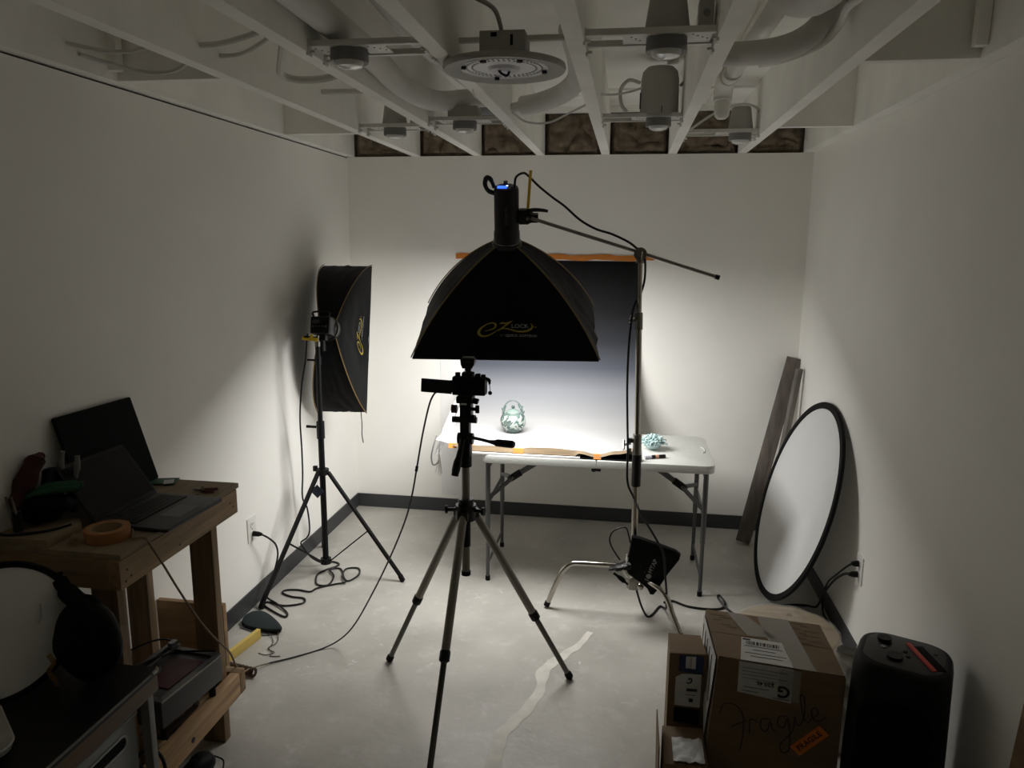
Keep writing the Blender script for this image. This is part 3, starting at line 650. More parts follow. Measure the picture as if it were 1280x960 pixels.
cord('black extension cord on the floor between the chrome stand and the cardboard boxes', [(.245, 3.72, .006), (.29, 3.745, .006), (.36, 3.70, .006), (.446, 3.685, .006), (.53, 3.70, .006), (.56, 3.75, .012), (.535, 3.80, .03), (.525, 3.77, .03), (.56, 3.71, .008), (.62, 3.60, .006), (.66, 3.5, .006)], .006)

# ------------------------------------------------------------------ camera tripod and camera
tx, ty = -.595, 2.715
t = thing('camera_tripod', 'grey and black camera tripod with a pan head in the middle of the floor', 'tripod', (tx, ty, 0))
put('centre_column', B().cyl((tx, ty, .565), (tx, ty, 1.03), .0155, 18), M_tripod, t)
put('column_foot', B().cyl((tx, ty, .558), (tx, ty, .575), .0185, 18), M_rubber, t)
put('column_sleeve', B().cyl((tx, ty, .68), (tx, ty, .80), .0185, 18), M_black, t)
hub = put('shoulder', B().cyl((tx, ty, .79), (tx, ty, .85), .040, 24).cyl((tx, ty, .845), (tx, ty, .875), .030, 20), mat('dark_casting', (.035, .034, .032), .45, .3), t)
for s in (-1, 1):
    put('knob', B().cyl((tx+s*.035, ty-.012, .832), (tx+s*.068, ty-.018, .832), .007, 10).cyl((tx+s*.068, ty-.018, .832), (tx+s*.078, ty-.02, .832), .016, 12), M_black, hub)
put('bolt', B().cyl((tx-.01, ty-.045, .80), (tx-.01, ty-.036, .80), .010, 14), M_steel, hub)
for (fx, fy, jt) in ((-.999, 2.949, .50), (-.19, 2.945, .54), (-.625, 2.225, .49)):
    f = Vector((fx, fy, .012)); d = Vector((fx-tx, fy-ty, 0)).normalized()
    top = Vector((tx, ty, .815))+d*.035; k = top.lerp(f, jt+.06)
    lg = put('leg', B().cyl(top, k, .0165, 16), M_tripod, t)
    put('lower_tube', B().cyl(k, f+(top-f).normalized()*.02, .0115, 14), mat('dark_tube', (.10, .095, .085), .42, .5), lg)
    dd = (f-top).normalized()
    put('leg_lock', B().tube([k-dd*.018, k-dd*.012, k+dd*.02, k+dd*.026], [.0165, .020, .020, .013], 16), M_black, lg)
    put('rubber_foot', B().tube([f-dd*.03, f-dd*.018, f+dd*.0, f+dd*.012], [.012, .0165, .0165, .008], 14), M_rubber, lg)
    put('hinge', B().box(top, (.03, .04, .035), Matrix.Rotation(math.atan2(d.y, d.x), 3, 'Z'), .005), mat('dark_casting', (.035, .034, .032)), lg)
hd = put('pan_head', B().cyl((tx, ty, 1.005), (tx, ty, 1.05), .024, 20).box((tx-.002, ty, 1.085), (.048, .05, .08), None, .008).cyl((tx-.03, ty, 1.115), (tx+.03, ty, 1.115), .022, 18).box((tx, ty, 1.165), (.036, .046, .09), None, .006).box((tx+.004, ty, 1.23), (.045, .05, .07), None, .006).cyl((tx-.05, ty-.005, 1.19), (tx+.045, ty-.005, 1.19), .012, 14), M_black, t)
put('clamp_plate', B().box((tx+.003, ty-.01, 1.272), (.062, .06, .026), None, .004).box((tx+.034, ty-.015, 1.268), (.04, .03, .018), Matrix.Rotation(.25, 3, 'Y'), .004), M_black, hd)
put('level_window', B().box((tx+.002, ty-.041, 1.258), (.022, .002, .006)), M_white, hd)
put('knob', B().cyl((tx-.03, ty-.01, 1.232), (tx-.052, ty-.012, 1.232), .016, 10), mat('dark_red_knob', (.05, .012, .01), .5), hd)
put('knob', B().cyl((tx+.025, ty-.012, 1.235), (tx+.050, ty-.02, 1.235), .007, 8).cyl((tx+.05, ty-.02, 1.222), (tx+.05, ty-.02, 1.25), .008, 10).cyl((tx+.02, ty-.01, 1.20), (tx+.04, ty-.014, 1.20), .012, 12), M_black, hd)
put('pan_handle', B().tube([(tx+.01, ty-.02, 1.128), (-.52, 2.64, 1.134), (-.485, 2.61, 1.136), (-.46, 2.598, 1.136), (-.45, 2.593, 1.137), (-.395, 2.575, 1.139), (-.385, 2.572, 1.139)], [.007, .006, .006, .010, .014, .0145, .011], 12), M_black, hd)
put('tilt_handle', B().tube([(tx-.004, ty-.032, 1.12), (tx-.012, ty-.045, 1.07), (tx-.022, ty-.058, 1.02), (tx-.028, ty-.066, .985)], [.010, .012, .016, .014], 12, 3), M_black, hd)

# camera
cy0 = 2.705
Rz = Matrix.Rotation(.05, 4, 'Z')
MC = T(-.578, cy0, 1.287) @ Rz
t = thing('camera', 'black mirrorless camera on the tripod with its screen flipped out to the left', 'camera', M=MC)
put('body', B().box((0, 0, .036), (.126, .036, .070), None, .006).box((.052, .016, .034), (.028, .026, .066), None, .009).prism(rrect(.046, .05, .012), .066, .088, T(-.004, .0, 0), .006), M_black, t, local=True)
put('lens_barrel', B().lathe([(.034, .016), (.034, .05), (.036, .055), (.036, .085), (.033, .09), (.025, .09), (.022, .06), (0, .058)], T(-.012, 0, .036) @ RX(-90), 32), M_black, t, local=True)
put('lens_glass', B().ball((-.012, .060, .036), .023, 20, (1, .25, 1)), mat('lens_glass', (.02, .02, .03), .04, coat=1), t, local=True)
put('screen_recess', B().box((-.006, -.0185, .033), (.078, .002, .054)), M_blackmatte, t, local=True)
fs = put('flip_screen', B().box((-.122, -.014, .034), (.118, .008, .052), Matrix.Rotation(.05, 3, 'Y'), .0025), M_black, t, local=True)
put('screen_glass', B().box((-.124, -.0185, .034), (.100, .001, .044), Matrix.Rotation(.05, 3, 'Y')), mat('dark_glass', (.006, .006, .007), .15), fs, local=True)
put('hinge', B().cyl((-.064, -.014, .012), (-.064, -.014, .058), .005, 10), M_black, fs, local=True)
for x, r, h_ in ((-.043, .010, .086), (.034, .010, .083), (.054, .009, .080)):
    put('dial', B().cyl((x, -.002, .068), (x, -.002, h_), r, 20), M_black, t, local=True)
put('eyepiece', B().box((-.004, -.024, .076), (.036, .014, .022), None, .004), M_rubber, t, local=True)
put('hot_shoe', B().box((-.004, 0, .0895), (.022, .02, .004)), M_steel, t, local=True)
put('strap_lug', B().tube([(.062, 0, .066), (.074, -.004, .062), (.078, -.006, .05), (.076, -.006, .044)], [.006, .007, .005, .003], 8, 4), M_black, t, local=True)
put('dangling_cap', B().tube([(.078, -.006, .045), (.080, -.007, .025), (.080, -.007, .02)], .0015, 6).ball((.080, -.007, .012), .008, 12, (1, .6, 1)), M_black, t, local=True)
t = thing('radio_trigger', 'small black radio flash trigger in the hot shoe of the camera', 'flash trigger', M=MC @ T(-.004, 0, .0915))
put('body', B().box((0, .002, .008), (.022, .03, .014), None, .003).prism([(-.018, .014), (.018, .014), (.026, .028), (.028, .046), (.022, .052), (-.022, .052), (-.026, .046), (-.024, .028)], -.028, .022, Matrix(((1, 0, 0, 0), (0, 0, 1, 0), (0, 1, 0, 0), (0, 0, 0, 1))), .003), M_black, t, local=True)
put('top_panel', B().box((.001, -.002, .0535), (.042, .036, .002)), mat('grey_panel', (.16, .16, .14), .35), t, local=True)
put('display', B().box((0, -.0295, .036), (.03, .002, .014)), mat('dark_glass', (.006, .006, .007), .15), t, local=True)

TE = [(-.695, 2.69, 1.300), (-.711, 2.69, 1.288), (-.733, 2.70, 1.243), (-.763, 2.71, 1.126), (-.793, 2.73, .989), (-.827, 2.76, .848), (-.873, 2.80, .718), (-.96, 2.86, .53), (-1.06, 2.93, .34), (-1.17, 3.00, .15), (-1.25, 3.03, .05), (-1.33, 3.00, .006), (-1.43, 2.91, .004), (-1.52, 2.84, .006), (-1.56, 2.75, .03), (-1.51, 2.60, .11), (-1.43, 2.42, .25), (-1.365, 2.27, .405), (-1.36, 2.17, .52), (-1.36, 2.09, .63), (-1.37, 2.02, .756), (-1.385, 1.967, .874), (-1.405, 1.952, .93), (-1.425, 1.950, .962), (-1.46, 1.944, .961), (-1.49, 1.985, .9595), (-1.51, 2.012, .9605)]
t = thing('tether_cable', 'long thin tether cable drooping from the camera over the floor to the laptop', 'cable', TE[13])
put('cable', B().tube(TE[:14], .0036, 8, 8), mat('dark_cable', (.02, .02, .02), .5), t, label='black length')
put('tan_cable', B().tube(TE[13:], .0034, 8, 8), mat('tan_cable', (.20, .15, .095), .6), t, label='tan length')
put('knot', B().tube([TE[4], Vector(TE[4])+Vector((-.004, 0, -.02))], .006, 8), M_black, t)

# ------------------------------------------------------------------ folding table
tx0, tx1, ty0, ty1, tz = -.745, .475, 3.775, 4.385, .742
seam = -.132
t = thing('folding_table', 'pale grey plastic folding table with adjustable dark metal legs by the back wall', 'table', ((tx0+tx1)/2, (ty0+ty1)/2, 0))
def half(x0, x1, round_left):
    r = .05; out = []
    w_, d = x1-x0, ty1-ty0
    cs = rrect(w_, d, r, 6)
    o = []
    for (px, py) in cs:
        if round_left and px > 0: px = w_/2; py = (d/2 if py > 0 else -d/2)
        if not round_left and px < 0: px = -w_/2; py = (d/2 if py > 0 else -d/2)
        if not o or (abs(o[-1][0]-px)+abs(o[-1][1]-py)) > 1e-6: o.append((px, py))
    if abs(o[0][0]-o[-1][0])+abs(o[0][1]-o[-1][1]) < 1e-6: o.pop()
    h_ = put('tabletop_half', B().prism(o, tz-.046, tz, T((x0+x1)/2, (ty0+ty1)/2, 0), .009), M_plastic, t)
    return h_
hl = half(tx0, seam-.0012, True); hr = half(seam+.0012, tx1, False)
put('moulded_grip', B().tube([(.43, 4.02, tz+.0012), (.445, 4.05, tz+.0012), (.445, 4.11, tz+.0012), (.43, 4.14, tz+.0012)], .003, 8, 5), M_plastic, hr)
put('latch', B().box((seam, ty0+.012, .688), (.05, .02, .012), None, .004).cyl((seam-.012, ty0+.01, .685), (seam-.012, ty0+.03, .685), .009, 12), M_black, t)
for (xa, s) in ((.437, 1), (-.718, -1)):
    for yy in (3.842, 4.318):
        lg = put('leg', B().cyl((xa, yy, .30), (xa, yy, .698), .0135, 14), M_legmetal, t)
        put('lower_leg', B().cyl((xa, yy, .012), (xa, yy, .31), .0105, 12), M_legmetal, lg)
        put('rubber_foot', B().cyl((xa, yy, 0), (xa, yy, .026), .0135, 12), M_rubber, lg)
        put('top_plate', B().span((xa-.02, yy-.02, .688), (xa+.02, yy+.02, .697), .002), M_legmetal, lg)
    put('crossbar', B().cyl((xa, 3.842, .655), (xa, 4.318, .655), .010, 12), M_legmetal, t)
    put('crossbar', B().cyl((xa, 3.842, .45), (xa, 4.318, .45), .010, 12), M_legmetal, t)
    put('lower_crossbar', B().cyl((xa, 3.842, .10), (xa, 4.318, .10), .0075, 12), M_legmetal, t)
    P0 = Vector((xa-s*.335, 4.08, .69)); P1 = Vector((xa-s*.075, 4.08, .512))
    b1 = put('brace', B().bar(P0, P1, .030, .014, up=(0, 1, 0), bev=.003), M_legmetal, t)
    put('brace_arm', B().bar(P1+Vector((-s*.02, -.016, .012)), (xa, 3.86, .475), .014, .022, bev=.002), M_legmetal, b1)
    put('brace_arm', B().bar(P1+Vector((-s*.02, .016, .012)), (xa, 4.30, .475), .014, .022, bev=.002), M_legmetal, b1)
    put('lock_sleeve', B().bar(P0.lerp(P1, .72), P0.lerp(P1, .97), .038, .022, up=(0, 1, 0), bev=.003), M_black, b1)
    put('rivet', B().cyl(P0.lerp(P1, .9)+Vector((0, -.022, 0)), P0.lerp(P1, .9)+Vector((0, -.012, 0)), .007, 10), M_steel, b1)
    put('bracket', B().box((P0.x, 4.08, .690), (.05, .06, .010), None, .002), M_legmetal, t)

# foam board under the paper
one('foam_board', B().span((-.838, 3.781, .7425), (-.218, 4.20, .7535), .001), M_foam, 'white foam board lying on the table under the backdrop paper, overhanging its left end', 'board', (-.53, 4.0, .7425))
one('black_slab', B().span((-.216, 3.785, .7425), (.10, 4.10, .7495), .001), M_blackmatte, 'thin black slab lying on the table under the right part of the backdrop paper', 'board', (-.05, 3.95, .7425))  # thin near-black slab below the right part of the paper edge

# graduated backdrop paper: taped to the wall, sweeping down and forward over the table
PXL, PXR = -1.045, .083
LIP = [(-1.045, .806), (-.93, .784), (-.842, .784), (-.754, .786), (-.667, .788), (-.546, .779), (-.473, .789), (-.367, .791), (-.219, .784), (-.131, .768), (-.032, .790), (.083, .813)]
def lipz(x):
    for (xa, za), (xb, zb_) in zip(LIP, LIP[1:]):
        if x <= xb:
            k = (x-xa)/(xb-xa); k = k*k*(3-2*k); return za+(zb_-za)*k
    return LIP[-1][1]
prof = [Vector((0, 3.80, .757)), Vector((0, 3.95, .757)), Vector((0, 4.15, .757)), Vector((0, 4.30, .758)), Vector((0, 4.46, .775)), Vector((0, 4.62, .83)), Vector((0, 4.755, .94)), Vector((0, 4.83, 1.10)), Vector((0, 4.858, 1.30)), Vector((0, 4.864, 1.50)), Vector((0, 4.866, 1.765))]
prof = spline(prof, 8)
cum = [0]
for a, b_ in zip(prof, prof[1:]): cum.append(cum[-1]+(b_-a).length)
bm = bmesh.new(); uvl = bm.loops.layers.uv.new('UVMap'); NX = 60; rows = []
for j, q in enumerate(prof):
    row = []
    for i in range(NX+1):
        x = PXL+(PXR-PXL)*i/NX; z = q.z
        cut = max(0., (-.80-x)/.245)*.185
        qy = q.y+cut*max(0, (4.0-q.y)/.2) if q.y < 4.0 else q.y
        k = max(0, 1-(q.y-3.80)/.085)*max(0, 1-cut/.12)
        z += max(0, lipz(x)-.757)*k*k
        row.append(bm.verts.new((x, qy, z)))
    rows.append(row)
L = cum[-1]
for j in range(len(rows)-1):
    for i in range(NX):
        f = bm.faces.new((rows[j][i], rows[j][i+1], rows[j+1][i+1], rows[j+1][i]))
        for lp_, (ii, jj) in zip(f.loops, ((i, j), (i+1, j), (i+1, j+1), (i, j+1))): lp_[uvl].uv = (ii/NX, cum[jj]/L)
bmb = bm.copy()
pm = bpy.data.materials.new('graduated_paper'); pm.use_nodes = True; nt = pm.node_tree; bs = nt.nodes['Principled BSDF']; bs.inputs['Roughness'].default_value = .6; bs.inputs['Specular IOR Level'].default_value = .12
uv = nt.nodes.new('ShaderNodeUVMap'); sx = nt.nodes.new('ShaderNodeSeparateXYZ'); nt.links.new(uv.outputs[0], sx.inputs[0])
rp = nt.nodes.new('ShaderNodeValToRGB'); cr = rp.color_ramp
def sz(z):   # printed tone along the sheet, by where on the sheet it is
    best = min(range(len(prof)), key=lambda k: abs(prof[k].z-z) if prof[k].y > 4.4 else 9); return cum[best]/L
GR = [(0.0, (.40, .40, .40)), (sz(.78), (.37, .37, .375)), (sz(.93), (.25, .26, .285)), (sz(1.06), (.088, .096, .12)), (sz(1.22), (.032, .034, .041)), (sz(1.42), (.0095, .010, .0115)), (sz(1.6), (.0042, .0042, .0045)), (.990, (.0035, .0035, .0038)), (.9915, (.85, .85, .85))]
while len(cr.elements) < len(GR): cr.elements.new(.5)
for e, (p_, c_) in zip(cr.elements, GR): e.position = p_; e.color = (*c_, 1)
nt.links.new(sx.outputs[1], rp.inputs[0])
gt = nt.nodes.new('ShaderNodeMath'); gt.operation = 'LESS_THAN'; gt.inputs[1].default_value = .022; nt.links.new(sx.outputs[0], gt.inputs[0])
mx = nt.nodes.new('ShaderNodeMix'); mx.data_type = 'RGBA'; nt.links.new(gt.outputs[0], mx.inputs[0]); nt.links.new(rp.outputs[0], mx.inputs[6]); mx.inputs[7].default_value = (.86, .86, .86, 1)
nt.links.new(mx.outputs[2], bs.inputs['Base Color'])
t = thing('backdrop_paper', 'paper backdrop fading from black to white, taped to the wall and swept over the table', 'backdrop', (-.48, 4.3, .757))
sh = put('sheet', bm, pm, t, smooth=80)
bmb.free()
def krf(u, v):
    x = -.95+(.083+.95)*u; cut = max(0., (-.80-x)/.245)*.185
    zt_ = lipz(x) if cut <= 0 else .757+(lipz(x)-.757)*max(0, 1-cut/.12)
    zb_ = min(.7572, zt_-.012) if x < -.24 else zt_-.014*(1-max(0, (x-.04)/.06))
    zb_ = min(zb_, zt_-.006)
    return Vector((x, 3.800+cut-.011*v, zt_+.0006+(zb_-zt_)*v))
put('kraft_edge', B().grid(krf, 60, 3, .001), M_tan, t, smooth=60, label='tan kraft strip along the front edge')
one('paper_sheet', B().grid(lambda u, v: Vector((-1.238+.32*u, 4.867-.0015*math.sin(3*v), .12+1.15*v)), 4, 6, .0008), mat('white_paper', (.80, .80, .79), .7), 'plain white paper sheet hanging flat on the wall left of the fading backdrop', 'paper', (-1.08, 4.866, .12))

# tape
def tape(name, b, label, o, g=None): return one(name, b, M_orange, label, 'tape', o, g, smooth=0)
bm = bmesh.new(); prev = None
for i in range(41):
    x = -1.127+1.304*i/40; z = 1.766+.004*math.sin(i*.7)+.001*math.sin(i*2.1); hh = .017+.0016*math.sin(i*1.3)
    if i == 40: hh = .003
    row = [bm.verts.new((x, 4.864, z-hh)), bm.verts.new((x, 4.864, z+hh)), bm.verts.new((x, 4.8675, z+hh)), bm.verts.new((x, 4.8675, z-hh))]
    if prev:
        for k in range(4): bm.faces.new((prev[k], prev[(k+1) % 4], row[(k+1) % 4], row[k]))
    else: bm.faces.new(row)
    prev = row
bm.faces.new(prev[::-1])
tape('tape_strip', bm, 'long orange tape strip holding the top of the backdrop to the back wall', (-.48, 4.866, 1.766))
for x, wd, lab in ((-.925, .045, 'leftmost short orange tape at the front edge of the backdrop, left of the tripod head'), (-.815, .06, 'second short orange tape at the paper front edge, just right of the tripod head'), (-.545, .055, 'short orange tape at the paper front edge, just below the pot'), (-.128, .04, 'rightmost short orange tape at the paper front edge, above the table seam')):
    cu_ = max(0., (-.80-x)/.245)*.185; zt = (.757+(lipz(x)-.757)*max(0, 1-cu_/.12))+.003; zb_ = zt-.024
    b = B().grid(lambda u, v, x=x, wd=wd, zt=zt, zb_=zb_, cu_=cu_: Vector((x-wd/2+wd*u, cu_+((3.842-.044*v/.45) if v < .45 else 3.798-.014*(v-.45)/.55), (zt-.016+.018*v/.45) if v < .45 else zt+.002-(zt+.002-zb_)*(v-.45)/.55)), 3, 12, .0012)
    tape('tape_piece', b, lab, (x, 3.797, zb_), 'short orange tapes along the front edge of the backdrop paper')

# lidded pot
pt = Vector((-.642, 4.235, .7575))
t = thing('lidded_pot', 'round white and green lidded ceramic pot with leaf relief and an arched handle', 'pot', pt)
m = T(*pt)
M_cel = mat('celadon_glaze', (.085, .125, .112), .25, 0, .25, 30, coat=.4)
M_leafp = mat('pale_leaf_glaze', (.30, .345, .315), .3, coat=.4)
M_leafd = mat('green_leaf_glaze', (.05, .10, .09), .25, coat=.4)
M_gdark = mat('dark_green_glaze', (.03, .05, .045), .3)
body = [(0, 0), (.036, 0), (.040, .004), (.052, .018), (.066, .04), (.0715, .062), (.069, .082), (.060, .101), (.046, .114), (.038, .118), (0, .12)]
put('body', B().lathe(body, m, 36), M_cel, t)
put('foot_ring', B().lathe([(.030, 0), (.039, -.0006), (.041, .006), (.030, .006), (.03, 0)], m, 28), M_gdark, t)
lid = put('lid', B().lathe([(0, .114), (.042, .115), (.043, .119), (.034, .129), (.018, .136), (.007, .138), (.006, .142), (.0095, .147), (.0095, .153), (.006, .158), (0, .159)], m, 28), mat('lid_glaze', (.15, .20, .18), .25, coat=.4), t)
put('lid_knob', B().ball(pt+Vector((0, 0, .150)), .0105, 14), M_gdark, lid)
def rad(z):
    for (ra, za), (rb, zb_) in zip(body[1:], body[2:]):
        if za <= z <= zb_ and zb_ > za: return ra+(rb-ra)*(z-za)/(zb_-za)
    return .04
rl = random.Random(5)
for nm, mm, N in (('pale_leaf', M_leafp, 74), ('dark_leaf', M_leafd, 20)):
    for k in range(N):
        a0 = rl.uniform(0, 2*PI); z0 = rl.uniform(.028, .098); an = rl.uniform(.55, 1.25)*rl.choice((1, 1, -1)); ln = rl.uniform(.032, .050); wd = rl.uniform(.0048, .0072)
        bm = bmesh.new(); prev = None
        for i in range(9):
            f = i/8; s_ = (f-.5)*ln; hw = wd*math.sin(PI*(f*.9+.08))
            rowp = []
            for q in (-1, 0, 1):
                z = min(.112, max(.006, z0+s_*math.sin(an)+q*hw*math.cos(an))); r = rad(z)+.0020+(.0022 if q == 0 else .0)*math.sin(PI*f)+(.0006 if mm is M_leafp else 0)+.0009*(k % 4)
                a = a0+(s_*math.cos(an)-q*hw*math.sin(an))/max(.03, rad(z))
                rowp.append(bm.verts.new(pt+Vector((r*math.cos(a), r*math.sin(a), z))))
            if prev:
                for q in range(2): bm.faces.new((prev[q], prev[q+1], rowp[q+1], rowp[q]))
            prev = rowp
        put(nm, bm, mm, t, smooth=60)
hp = [(-.060*math.cos(a)-.002, 0, .105+.085*math.sin(a)) for a in [k*PI/14 for k in range(15)]]
hn = put('handle', B().tube([pt+Vector(q) for q in hp], .0042, 10, 4), mat('handle_glaze', (.09, .115, .11), .3), t)
for a, dr in ((.25, .9), (.42, -.9), (.6, .8), (2.35, -.9), (2.5, 1), (2.72, -1), (2.9, .9)):
    q = Vector((-.060*math.cos(a)-.002, 0, .105+.085*math.sin(a)))+pt
    put('handle_leaf', B().ball(q+Vector((.006*dr, 0, -.010)), .018, 10, (.22, .12, 1), RY(25*dr)), M_leafd, hn)

# things at the right end of the table
t = thing('fluffy_duster', 'pale blue fluffy duster head lying on the table behind the chrome stand', 'duster', (.165, 4.05, .742))
rl = random.Random(3); b = B()
for k in range(230):
    a = rl.uniform(0, 2*PI); e = rl.uniform(-.1, 1.35); r = rl.uniform(.04, .066); c = Vector((.165, 4.05, .778))
    d = Vector((math.cos(a)*math.cos(e)*1.15, math.sin(a)*math.cos(e), math.sin(e)*.72)); p = c+d*r; p.z = max(p.z, .749)
    s_ = Vector((rl.uniform(-1, 1), rl.uniform(-1, 1), rl.uniform(-.5, .3)))*.016
    q = p+s_; q.z = max(q.z, .749)
    b.tube([c+d*.02, p, q], [.002, .0042, .0025], 6, 2)
o = put('loose_loops', b, mat('pale_blue_chenille', (.50, .64, .64), .9, 0, .2, 60), t); o['kind'] = 'stuff'
put('pad', B().ball((.165, 4.05, .772), .04, 14, (1.15, 1, .72)), mat('pale_blue_chenille', (.4, .7, .74)), t)
t = thing('marker_pen', 'short black marker with a white label in front of the blue duster', 'pen', (.18, 3.875, .742))
put('barrel', B().cyl((.145, 3.86, .752), (.225, 3.892, .752), .0095, 14), M_black, t)
put('label_wrap', B().cyl((.118, 3.849, .752), (.152, 3.8628, .752), .0098, 14), mat('lilac_label', (.55, .52, .60), .5), t)
put('sticker', B().cyl((.172, 3.8708, .752), (.19, 3.878, .752), .0098, 14), mat('salmon_label', (.6, .3, .2), .5), t)

# clear strip and white lead hanging at the left of the paper
t = thing('plastic_sleeve', 'crumpled clear plastic strip hanging behind the left edge of the backdrop paper', 'plastic strip', (-1.08, 4.3, .74))
put('film', B().grid(lambda u, v: Vector((-1.02-.10*v+.035*u, 4.33-.12*v+.02*math.sin(7*v+3*u), .90-.30*v+.012*math.sin(9*u+5*v))), 6, 14, .0006), mat('clear_film', (.75, .76, .77), .12, alpha=.45), t)
t = thing('white_lead', 'looped grey and white lead with frayed ends hanging below the left paper corner', 'lead', (-1.07, 4.1, .49))
put('loop', B().tube([(-1.075, 4.12, .745), (-1.094, 4.1, .673), (-1.104, 4.1, .614), (-1.094, 4.1, .572), (-1.070, 4.1, .58), (-1.06, 4.1, .60)], .0045, 8, 6), mat('grey_lead', (.25, .25, .25), .4), t)
for k, (dx, dz) in enumerate(((-.024, -.10), (-.008, -.115), (.004, -.12), (.014, -.105))):
    put('white_end', B().tube([(-1.058, 4.1, .64), (-1.056+dx*.3, 4.1, .60), (-1.056+dx, 4.1, .625+dz)], .0035, 8, 4), M_white, t)
put('stem', B().tube([(-1.052, 4.13, .74), (-1.056, 4.11, .69), (-1.058, 4.1, .63)], .003, 8, 4), M_white, t)

# ------------------------------------------------------------------ right side: reflector, boards, boxes, speaker
n_ = Vector((-.9631, -.0355, .2669)).normalized(); e1 = Vector((0, 0, 1)).cross(n_).normalized(); e2 = n_.cross(e1)
MR = Matrix((e1, e2, n_)).transposed().to_4x4(); MR.translation = Vector((.912, 3.953, .532))
t = thing('round_reflector', 'large round white reflector with a black rim leaning on the right wall', 'reflector', M=MR)
put('fabric', B().lathe([(0, .004), (.3, .003), (.52, 0), (.52, -.003), (0, -.001)], None, 72), mat('reflector_white', (.70, .70, .69), .55, 0, .03, 3, bump=.1, bscale=4), t, local=True, smooth=60)
put('rim', B().lathe([(.503, 0), (.506, .007), (.535, .008), (.540, 0), (.535, -.008), (.506, -.007), (.503, 0)], None, 84), M_blackmatte, t, local=True)

def leanboard(label, a, b_, w_, th, up, m):
    a = Vector(a); b_ = Vector(b_)
    t = thing('wood_board', label, 'board', a, None, 'boards leaning in the far right corner')
    put('plank', B().bar(a, b_, w_, th, up=up, bev=.002), m, t)
    return t
bt1 = leanboard('dark brown board leaning in the far right corner, nearer to the back wall', (.770, 4.62, .012), (1.036, 4.815, 1.165), .085, .028, (-.2, -1, .1), M_board)
put('cleat', B().bar((.808, 4.612, .02), (1.048, 4.78, 1.06), .018, .05, up=(-.2, -1, .1)), M_board, bt1)
leanboard('greyer board leaning on the right wall just behind the round reflector', (.905, 4.655, .012), (1.040, 4.665, 1.12), .055, .022, (.75, -.66, .1), M_boardlight)

bz = .52
foot = [(.336, 2.322), (.719, 2.266), (.719, 2.599), (.327, 2.653)]
t = thing('cardboard_box', 'big brown cardboard box marked fragile by hand, beside the black speaker', 'box', (.52, 2.46, 0), None, 'cardboard boxes at the right')
fc = Vector((.525, 2.46, 0))
b = B().prism(foot, 0, bz, None, .004)
for v in b.bm.verts:
    v.co.x -= .030*(1-v.co.z/bz)*(1 if v.co.x < fc.x else .1)
put('carton', b, M_card, t, smooth=0)
def q2(A, Bq, C_, D_, u, v): return (Vector(A).lerp(Vector(Bq), u)).lerp(Vector(D_).lerp(Vector(C_), u), v)
TOP = [Vector((*f, bz)) for f in foot]
def ontop(x, y, h_=.001): return Vector((x, y, bz+h_))
def patch(name, pts, m, th=.0006, parent=t):
    n3 = (Vector(pts[1])-Vector(pts[0])).cross(Vector(pts[2])-Vector(pts[1])).normalized()
    bm = bmesh.new(); lo = [bm.verts.new(Vector(p)) for p in pts]; hi = [bm.verts.new(Vector(p)+n3*th) for p in pts]
    bm.faces.new(lo[::-1]); bm.faces.new(hi); n = len(pts)
    for i in range(n): bm.faces.new((lo[i], lo[(i+1) % n], hi[(i+1) % n], hi[i]))
    return put(name, bm, m, parent, smooth=0)
patch('top_flap', [ontop(.331, 2.487), ontop(.719, 2.434), ontop(.716, 2.597), ontop(.33, 2.649)], M_card, .003)
patch('top_flap', [ontop(.338, 2.326), ontop(.716, 2.27), ontop(.719, 2.431), ontop(.333, 2.484)], M_card, .003)
def ft(u, z, off=.0060):   # a point on the front face: u 0..1 left to right
    a = Vector((*foot[0], z)).lerp(Vector((*foot[1], z)), u); return a+Vector((-.14, -.98, 0))*off
tp = bz+.0045
patch('packing_tape', [(.505, 2.625, tp), (.61, 2.612, tp), (.635, 2.28, tp), (.525, 2.296, tp)][::-1], M_clear)
patch('packing_tape', [ft(.49, .52), ft(.49, .41), ft(.66, .41), ft(.66, .52)], M_clear)
patch('packing_tape', [(.40, 2.64, tp), (.46, 2.63, tp), (.55, 2.47, tp), (.45, 2.475, tp)][::-1], M_clear)
lb = patch('shipping_label', [(.428, 2.46, tp+.001), (.558, 2.441, tp+.001), (.565, 2.290, tp+.001), (.405, 2.3135, tp+.001)][::-1], M_label)
lf = patch('shipping_label', [ft(.17, .523), ft(.17, .415), ft(.60, .405), ft(.60, .523)], M_label)
b = B(); rl = random.Random(4); x = .44
while x < .545:
    wbar = rl.choice((.002, .003, .005)); 
    p = Vector((x, 2.425-(x-.44)*.14, tp+.0022)); b.box(p, (wbar, .022, .0004), Matrix.Rotation(-.14, 3, 'Z')); x += wbar+rl.choice((.002, .003))
put('barcode', b, M_ink, t, smooth=0)
b = B()
for k, (w1, y1) in enumerate(((.12, 2.397), (.07, 2.375), (.13, 2.352), (.10, 2.333))):
    b.box((.49, y1, tp+.0022), (w1, .0025, .0004), Matrix.Rotation(-.14, 3, 'Z'))
b.box((.443, 2.447, tp+.0022), (.025, .010, .0004), Matrix.Rotation(-.14, 3, 'Z'))
for k in range(4):
    a = ft(.20, .505-.012*k, .0072); c_ = ft(.56-.08*(k % 2), .505-.012*k, .0072); b.bar(a, c_, .0005, .0016, up=(0, -1, 0))
for (u0, u1, z) in ((.20, .34, .424), (.45, .58, .414), (.22, .42, .438)):
    b.bar(ft(u0, z, .0072), ft(u1, z, .0072), .0006, .003, up=(0, -1, 0))
put('printed_lines', b, M_ink, t, smooth=0)
fx = (ft(1, .3)-ft(0, .3)).normalized()
